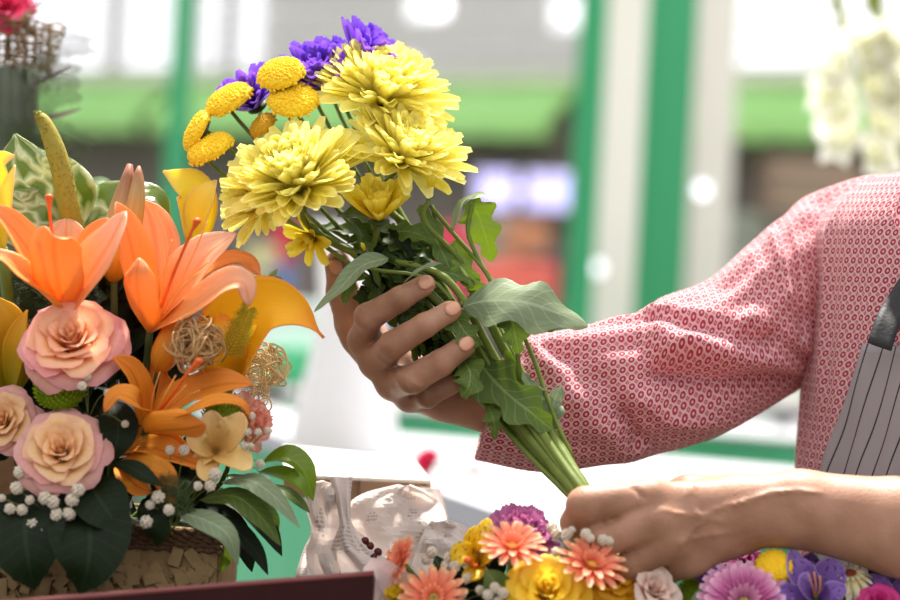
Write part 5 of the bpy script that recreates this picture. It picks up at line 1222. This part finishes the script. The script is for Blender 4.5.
# newspaper
def paper_mat():
    m, nt, bs, out = base_mat('newsprint'); u, v, uv = uvsplit(nt)
    sx = math_(nt, 'MULTIPLY', u, 1.0)
    row = math_(nt, 'FRACT', math_(nt, 'MULTIPLY', v, 30.0)); rowi = math_(nt, 'FLOOR', math_(nt, 'MULTIPLY', v, 30.0))
    cx = N(nt, 'ShaderNodeCombineXYZ'); nt.links.new(math_(nt, 'MULTIPLY', u, 150.0), cx.inputs[0]); nt.links.new(rowi, cx.inputs[1])
    no = N(nt, 'ShaderNodeTexNoise'); no.inputs['Scale'].default_value = 1.0; no.inputs['Detail'].default_value = 0; nt.links.new(cx.outputs[0], no.inputs['Vector'])
    ink = math_(nt, 'MULTIPLY', math_(nt, 'GREATER_THAN', no.outputs[0], .5), math_(nt, 'LESS_THAN', math_(nt, 'ABSOLUTE', math_(nt, 'SUBTRACT', row, .5)), .28))
    n2 = N(nt, 'ShaderNodeTexNoise'); n2.inputs['Scale'].default_value = 3.2; nt.links.new(uv, n2.inputs['Vector'])
    col = math_(nt, 'GREATER_THAN', n2.outputs[0], .58)
    c = mixc(nt, math_(nt, 'MULTIPLY', math_(nt, 'MULTIPLY', ink, col), .6), lin('f6eeea'), lin('5c4e44'))
    nt.links.new(c, bs.inputs['Base Color']); bs.inputs['Roughness'].default_value = .75; bs.inputs['Specular IOR Level'].default_value = .15
    t = N(nt, 'ShaderNodeBsdfTranslucent'); nt.links.new(c, t.inputs[0]); mx = N(nt, 'ShaderNodeMixShader'); mx.inputs[0].default_value = .45
    nt.links.new(bs.outputs[0], mx.inputs[1]); nt.links.new(t.outputs[0], mx.inputs[2]); nt.links.new(mx.outputs[0], out.inputs[0]); return m
M['news'] = paper_mat()
def crumple(mb, outline_rows, d, bulge, seed, nu=24, nv=20, amp=.010):
    "sheet hung between rows of (x_left, x_right, y) pixels, bulging to the viewer and creased along random folds"
    r = np.random.RandomState(seed); rows = cat([[a, b_, y] for a, b_, y in outline_rows], nu); P = np.zeros((nu, nv, 3)); uv = np.zeros((nu, nv, 2))
    folds = [(r.uniform(0, 1, 2), nrm(r.normal(size=2)), r.uniform(.5, 1)*r.choice([-1, 1]), r.uniform(.12, .3)) for _ in range(26)]
    for i in range(nu):
        for j in range(nv):
            u, v = j/(nv-1), i/(nv-1); h = 0
            for c_, n_, a_, w_ in folds:
                q = (np.array([u, v])-c_) @ n_; al = abs((np.array([u, v])-c_) @ np.array([-n_[1], n_[0]]))
                h += a_*max(0, 1-abs(q)/w_)*max(0, 1-al/.5)
            e = (1-(2*u-1)**4)*(1-max(0, (.12-v)/.12)**2)
            dd = d-bulge*math.sqrt(max(0, 1-(2*u-1)**2))-h*amp*.6
            P[i, j] = A(rows[i, 0]+(rows[i, 1]-rows[i, 0])*u, rows[i, 2]-h*2.0*(1-abs(2*u-1)), dd); uv[i, j] = (u*.9+seed*.13, v*.9)
    mb.grid(P, uv)
b = MB()
crumple(b, [(322, 342, 481), (308, 348, 486), (306, 346, 505), (312, 344, 530), (304, 342, 550), (298, 350, 568), (294, 356, 582)], 1.72, .035, 3, amp=.018)
crumple(b, [(398, 410, 485), (364, 430, 494), (346, 443, 508), (343, 447, 530), (350, 448, 552), (352, 450, 580)], 1.74, .03, 8, amp=.026)
crumple(b, [(432, 452, 521), (425, 470, 530), (418, 478, 548), (410, 480, 575)], 1.70, .03, 12, 16, 16, .02)
crumple(b, [(330, 352, 477), (336, 350, 500), (340, 352, 525), (332, 370, 548), (340, 400, 566), (345, 410, 590)], 1.69, .012, 21, 30, 30, .006)
crumple(b, [(395, 440, 488), (380, 448, 520), (360, 456, 590)], 1.78, -.03, 33, 24, 24)
o = b.link('crumpled_newspaper', M['news'], smooth=False); tag(o, 'crumpled sheets of beige newspaper standing up behind the red crate rim', 'newspaper')
md = o.modifiers.new('thick', 'SOLIDIFY'); md.thickness = .0006
# dark red berries showing between the sheets
b = MB()
for x, y in ((370, 546), (378, 552), (365, 541), (374, 556)): b.ball(A(x, y, 1.685), .0034)
o = b.link('red_berries', smat('berry', '6c2424', '401414', rough=.3)); tag(o, 'cluster of dark red berries inside the crumpled newspaper', 'berries')

# ---------------- centre bouquet at the bottom ----------------
HB = (500, 680, 1.66)
M['mauve'] = pmat('carnation_mauve', [(0, '8c3c6c'), (.7, 'b45a90'), (1, 'c878a8')], tr=.35, rough=.6, vein=.15)
M['salmon'] = pmat('gerbera_salmon', [(0, 'd85c40'), (.5, 'f08464'), (.85, 'f6a080'), (1, 'f6d898')], tr=.35, rough=.5, vein=.12)
M['yrose'] = pmat('rose_yellow', [(0, 'e8a818'), (.6, 'f8d028'), (1, 'fadc48')], tr=.4, rough=.5, vein=.05)
M['yrose2'] = pmat('rose_amber', [(0, 'e09010'), (.6, 'f4b41c'), (1, 'f8c430')], tr=.4, rough=.5, vein=.05)
M['yalst'] = pmat('alst_yellow', [(0, 'e0b818'), (1, 'f8d838')], tr=.4, rough=.5, fleck='6a4a20')
M['pinkpale'] = pmat('rose_pale', [(0, 'e8c8b8'), (1, 'f4dcd0')], tr=.4, rough=.55)
carnation('mauve-pink carnation at the top of the bottom centre bouquet', 520, 532, 1.60, (.02, .75, .6), 40, M['mauve'], 46, [HB])
gerbera('salmon gerbera tipped with yellow below the mauve carnation', 512, 548, 1.56, (.05, .85, .55), 32, (M['salmon'], M['salmon']), 15, [HB])
gerbera('salmon gerbera cut by the bottom edge, left in the centre bouquet', 434, 599, 1.56, (-.1, .5, .9), 32, (M['salmon'], M['salmon']), 17, [HB], eye=M['eye_lime'])
gerbera('salmon gerbera seen from the side at the left edge of the centre bouquet', 402, 562, 1.58, (-.85, .45, .35), 26, (M['salmon'], M['salmon']), 20, [HB])
gerbera('salmon gerbera right of the large yellow rose, below the pinching fingers', 591, 567, 1.555, (.25, .8, .6), 33, (M['salmon'], M['salmon']), 15, [HB])
rose('large yellow rose at the bottom centre of the photo', 547, 590, 1.55, (.02, .55, .85), 48, (M['yrose'], M['yrose']), 32, [HB])
rose('amber yellow rose half hidden behind the right salmon gerbera', 615, 575, 1.585, (.3, .55, .75), 33, (M['yrose2'], M['yrose2']), 26, [HB])
lily('yellow alstroemeria beside the newspaper, left of the mauve carnation', (476, 562, 1.60), [
 ([(478, 562, 1.60), (482, 545, 1.59), (486, 530, 1.59), (488, 518, 1.595)], 22, (-.2, .3, 1)), ([(476, 560, 1.605), (472, 548, 1.60), (474, 536, 1.60), (478, 526, 1.605)], 20, (.2, .3, 1)),
 ([(478, 564, 1.595), (468, 556, 1.58), (460, 556, 1.575), (454, 566, 1.575)], 26, (0, .5, .8)), ([(480, 566, 1.595), (476, 570, 1.575), (470, 574, 1.57), (462, 576, 1.57)], 20, (0, .3, .9)),
 ([(480, 564, 1.595), (488, 556, 1.58), (491, 548, 1.575), (490, 540, 1.575)], 18, (-.4, .4, .8))], (M['yalst'],), [(478, 563, 1.595), (474, 566, 1.57), (468, 560, 1.565)], st=[HB], name='alstroemeria')
rose('pale pink rose at the right end of the centre bouquet under the palm', 655, 590, 1.575, (.2, .5, .8), 34, (M['pinkpale'], M['pinkpale']), 20, [HB], openn=.5)
carnation('yellow carnation at the bottom left corner of the centre bouquet', 398, 596, 1.57, (-.3, .6, .7), 24, M['yalst'], 24, [HB])
lf('rounded green leaf between the two lower gerberas', 'leaf', [(505, 600, 1.56), (498, 588, 1.555), (492, 578, 1.555), (484, 570, 1.56)], 30, (0, .4, .9), shape='ovate')
gyp('baby\'s breath sprig left of the yellow alstroemeria', (450, 610, 1.60), [(432, 552, 1.585, 6), (426, 560, 1.585, 5), (449, 558, 1.58, 6), (455, 566, 1.575, 6), (467, 578, 1.57, 6), (462, 594, 1.57, 5), (446, 566, 1.58, 6), (480, 590, 1.565, 5), (501, 598, 1.56, 5)])
gyp('baby\'s breath sprig above the right gerbera, touching the fingers', (590, 600, 1.58), [(552, 528, 1.59, 6), (556, 534, 1.585, 6), (567, 534, 1.57, 6), (572, 530, 1.57, 4), (586, 534, 1.562, 6), (590, 538, 1.56, 5), (603, 540, 1.562, 6), (609, 541, 1.562, 5), (556, 552, 1.56, 5)])
gyp('baby\'s breath sprig along the bottom edge right of the small green leaf', (520, 640, 1.60), [(495, 588, 1.55, 6), (503, 593, 1.548, 6), (488, 595, 1.55, 6), (498, 602, 1.55, 6)])
b = MB()
for k, (a, c_) in enumerate((((366, 575), (395, 640)), ((372, 566), (420, 640)), ((360, 590), (380, 650)))):
    b.grid(blade_P([(c_[0]+20, c_[1]+30, 1.60), (c_[0], c_[1]-20, 1.575), (a[0]+8, a[1]+10, 1.575), (a[0], a[1]-8, 1.59)], 55, 'ovate', (-.3, .3, .9), ruf=.15))
def cone(mb, top, rpx, bot):
    T_ = A(*top); r0_ = rpx*top[2]/F; n = 48; P = np.zeros((10, n, 3))
    for i in range(10):
        f = i/9; c_ = T_+(bot-T_)*(1-f)
        for j in range(n):
            q = 2*np.pi*j/n; r_ = .022+(r0_-.022)*f; w_ = 1+.07*math.sin(q*9)*f; P[i, j] = c_+np.array([math.cos(q)*r_*w_, math.sin(q)*r_*.6*w_, .006*math.sin(q*5)*f])
    mb.grid(P, closed=True); mb.ball(bot+[0, 0, .001], .018, sc=(1, 1, .05))
bt = A(*HB); bt[2] = .802; cone(b, (510, 618, 1.60), 125, bt)
o = b.link('wrapping_paper', smat('pink_tissue', 'f2dcd8', 'e8ccc8', scale=12, rough=.7, tr=.35)); tag(o, 'pale pink tissue wrapped round the bottom centre bouquet', 'wrapping')
# ---------------- right bouquet at the bottom ----------------
HR = (780, 690, 1.66)
M['pinkg'] = pmat('gerbera_pink', [(0, 'a03070'), (.6, 'c85a9c'), (1, 'f0b4d4')], edge='f4c8de', edge_at=.9, tr=.35, rough=.5, vein=.15); M['pinkg2'] = pmat('gerbera_pink_small', [(0, 'a84880'), (1, 'e0a0bc')], tr=.3)
M['violet'] = pmat('alst_violet', [(0, '64408c'), (.6, '9068bc'), (1, 'a484cc')], edge='c0a0dc', edge_at=.9, tr=.35, fleck='3c2050'); M['creamd'] = pmat('daisy_cream', [(0, 'c0b048'), (.4, 'e8dca8'), (1, 'f4ecd0')], tr=.35)
M['magenta'] = pmat('rose_magenta', [(0, 'a01460'), (1, 'd83c8c')], tr=.35)
gerbera('large pink gerbera with white-rimmed petals at the bottom right', 744, 606, 1.57, (-.05, .62, .78), 45, (M['pinkg'], M['pinkg2']), 28, [HR], eye=M['eye_lime'])
button('golden button flower of the right bouquet, under the forearm', 774, 566, 1.585, (-.1, .6, .75), 20, st=[HR], h=.9)
lily('violet alstroemeria right of the golden button under the forearm', (815, 595, 1.585), [
 ([(815, 598, 1.59), (803, 580, 1.585), (795, 565, 1.585), (792, 549, 1.59)], 32, (.4, .2, .9)), ([(816, 598, 1.595), (812, 575, 1.605), (810, 562, 1.61), (812, 552, 1.61)], 26, (.1, .3, 1)),
 ([(818, 598, 1.59), (828, 582, 1.59), (836, 570, 1.59), (843, 564, 1.59)], 36, (-.4, .3, .9)), ([(812, 598, 1.58), (806, 590, 1.565), (803, 580, 1.56), (808, 572, 1.56)], 14, (.2, .3, .9)),
 ([(814, 600, 1.58), (796, 598, 1.57), (782, 594, 1.565), (776, 592, 1.565)], 26, (0, .6, .8)), ([(818, 602, 1.58), (830, 596, 1.57), (838, 592, 1.57), (842, 598, 1.57)], 24, (0, .6, .8))],
 (M['violet'],), None, [[(815, 598, 1.585), (812, 585, 1.57), (808, 573, 1.565)], [(815, 598, 1.585), (816, 585, 1.57), (814, 572, 1.565)], [(816, 598, 1.585), (820, 588, 1.57), (820, 576, 1.565)]], st=[HR], name='alstroemeria')
gerbera('cream daisy with a rusty centre right of the violet alstroemeria', 850, 575, 1.59, (-.05, .9, .45), 27, (M['creamd'], M['creamd']), 16, [HR], up=-38, eye=smat('rust_eye', 'a04830', '702818', scale=300))
pompon('small green pompon at the left edge of the right bouquet', 690, 592, 1.60, (-.2, .6, .75), 15, M['lime'], 110, st=[HR])
lily('dull violet alstroemeria behind the green pompon under the wrist', (712, 590, 1.62), [
 ([(712, 590, 1.62), (702, 582, 1.61), (694, 577, 1.61), (685, 574, 1.615)], 22, (.1, .6, .8)), ([(712, 590, 1.62), (712, 578, 1.62), (708, 572, 1.62), (704, 566, 1.62)], 20, (.1, .3, 1)),
 ([(714, 590, 1.62), (722, 580, 1.62), (726, 574, 1.62), (728, 568, 1.62)], 20, (-.2, .3, 1)), ([(712, 592, 1.615), (700, 594, 1.60), (692, 596, 1.60), (686, 600, 1.60)], 18, (0, .6, .8))], (M['violet'],), st=[HR], name='alstroemeria')
carnation('dark pink carnation peeping out between the pink gerbera and the forearm', 745, 562, 1.63, (0, .8, .5), 24, M['mauve'], 24, [HR])
lily('dark violet alstroemeria cut by the right edge of the photo', (888, 605, 1.60), [
 ([(888, 605, 1.60), (880, 592, 1.595), (874, 582, 1.595), (868, 574, 1.60)], 26, (.3, .3, .9)), ([(890, 605, 1.605), (892, 588, 1.61), (893, 578, 1.61), (892, 568, 1.61)], 24, (0, .3, 1)),
 ([(892, 606, 1.60), (904, 592, 1.60), (912, 584, 1.60), (918, 580, 1.60)], 26, (-.3, .3, .9)), ([(886, 606, 1.59), (874, 600, 1.58), (868, 600, 1.58), (860, 602, 1.58)], 20, (0, .6, .8))], (M['violet'],), st=[HR], name='alstroemeria')
rose('magenta rose in the bottom right corner', 880, 602, 1.565, (0, .5, .8), 24, (M['magenta'], M['magenta']), 18, [HR])
lf('cream-green leaf between the pink gerbera and the green pompon', 'leaf_silver', [(720, 612, 1.58), (710, 600, 1.575), (702, 596, 1.575), (690, 602, 1.58)], 20, (0, .5, .8))
b = MB(); bt = A(*HR); bt[2] = .802; cone(b, (785, 630, 1.62), 112, bt)
o = b.link('wrapping_paper', smat('green_tissue', '78b494', '5c9c7c', scale=12, rough=.7, tr=.3)); tag(o, 'green tissue wrapped round the bottom right bouquet', 'wrapping')
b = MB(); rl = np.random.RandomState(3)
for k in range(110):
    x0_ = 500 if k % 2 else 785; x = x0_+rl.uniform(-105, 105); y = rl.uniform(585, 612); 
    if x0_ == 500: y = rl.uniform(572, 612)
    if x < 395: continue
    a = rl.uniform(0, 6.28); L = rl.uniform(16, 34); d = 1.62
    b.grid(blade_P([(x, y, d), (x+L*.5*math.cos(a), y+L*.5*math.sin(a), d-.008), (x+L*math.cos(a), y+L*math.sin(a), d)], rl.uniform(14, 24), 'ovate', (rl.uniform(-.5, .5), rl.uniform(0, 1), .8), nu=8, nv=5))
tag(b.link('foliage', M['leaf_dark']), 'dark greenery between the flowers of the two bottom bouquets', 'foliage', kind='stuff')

# ---------------- white gladioli, upper right ----------------
M['glad'] = pmat('gladiolus_white', [(0, 'f4f4dc'), (1, 'fffef8')], tr=.6, rough=.5, vein=.04); M['gstem'] = smat('glad_stem', 'a8b454', '8c9c3c', scale=20, tr=.2)
gd = 2.9; vz = A(900, 300, gd); vz[2] = zt2+.001; vtop = A(900, 225, gd)[2]-vz[2]
b = MB(); lathe(b, vz, [(0, 0), (.05, 0), (.055, .01), (.05, vtop*.5), (.06, vtop), (.056, vtop), (.045, vtop*.5), (.045, .02), (0, .02)])
tag(b.link('vase', M['white']), 'white vase behind the shoulder holding the gladioli', 'vase')
def glad(label, pts, blooms, bare):
    t = thing('gladiolus', label, 'flower', A(*pts[0]), 'white gladioli at the upper right'); S_ = cat([A(*q) for q in pts], 30)
    b = MB(); b.tube(S_, np.linspace(.006, .003, 30), 8); b.link('stem', M['gstem'], t)
    for k, (x, y, r_) in enumerate(blooms):
        fr = frame(A(x, y, gd-.03), DIR((-.7 if k % 2 else .5), .15, .7)); R = 1.3*r_*gd/F; b = MB()
        for j in range(6): b.grid(toW(fr, petal_P(R*1.1, R*.95, 55, 5, j*1.047+k, 'ovate', cup=.2, ruf=.15, nu=9, nv=7, r0=R*.05)))
        b.link('blossom', M['glad'], t)
    for x, y, r_ in bare: b = MB(); b.ball(A(x, y, gd-.01), r_*gd/F, sc=(.5, .5, 1.3)); b.link('bud', M['gstem'], t)
glad('white gladiolus with the densest column of blossoms, nearest the green awning', [(900, 240, gd), (880, 150, gd), (856, 60, gd), (826, -50, gd)], [(868, 160, 26), (850, 140, 26), (872, 125, 27), (846, 108, 27), (866, 88, 28), (842, 70, 24), (862, 55, 26), (838, 95, 24), (850, 40, 20)], [(840, 20, 8), (834, 2, 8), (828, -15, 7)])
glad('white gladiolus whose stem shows at the right edge of the photo', [(905, 240, gd+.05), (898, 150, gd+.05), (888, 60, gd+.05), (868, -50, gd+.05)], [(884, 75, 26), (896, 52, 24), (878, 45, 24), (900, 95, 22), (890, 110, 22)], [(878, 14, 11), (886, 26, 11), (870, 0, 10), (880, -8, 10)])
glad('short green gladiolus spike just above the shoulder', [(908, 240, gd+.02), (903, 200, gd+.02), (893, 150, gd+.02), (885, 130, gd+.02)], [], [(888, 140, 8), (893, 156, 9), (885, 128, 7), (898, 170, 9)])
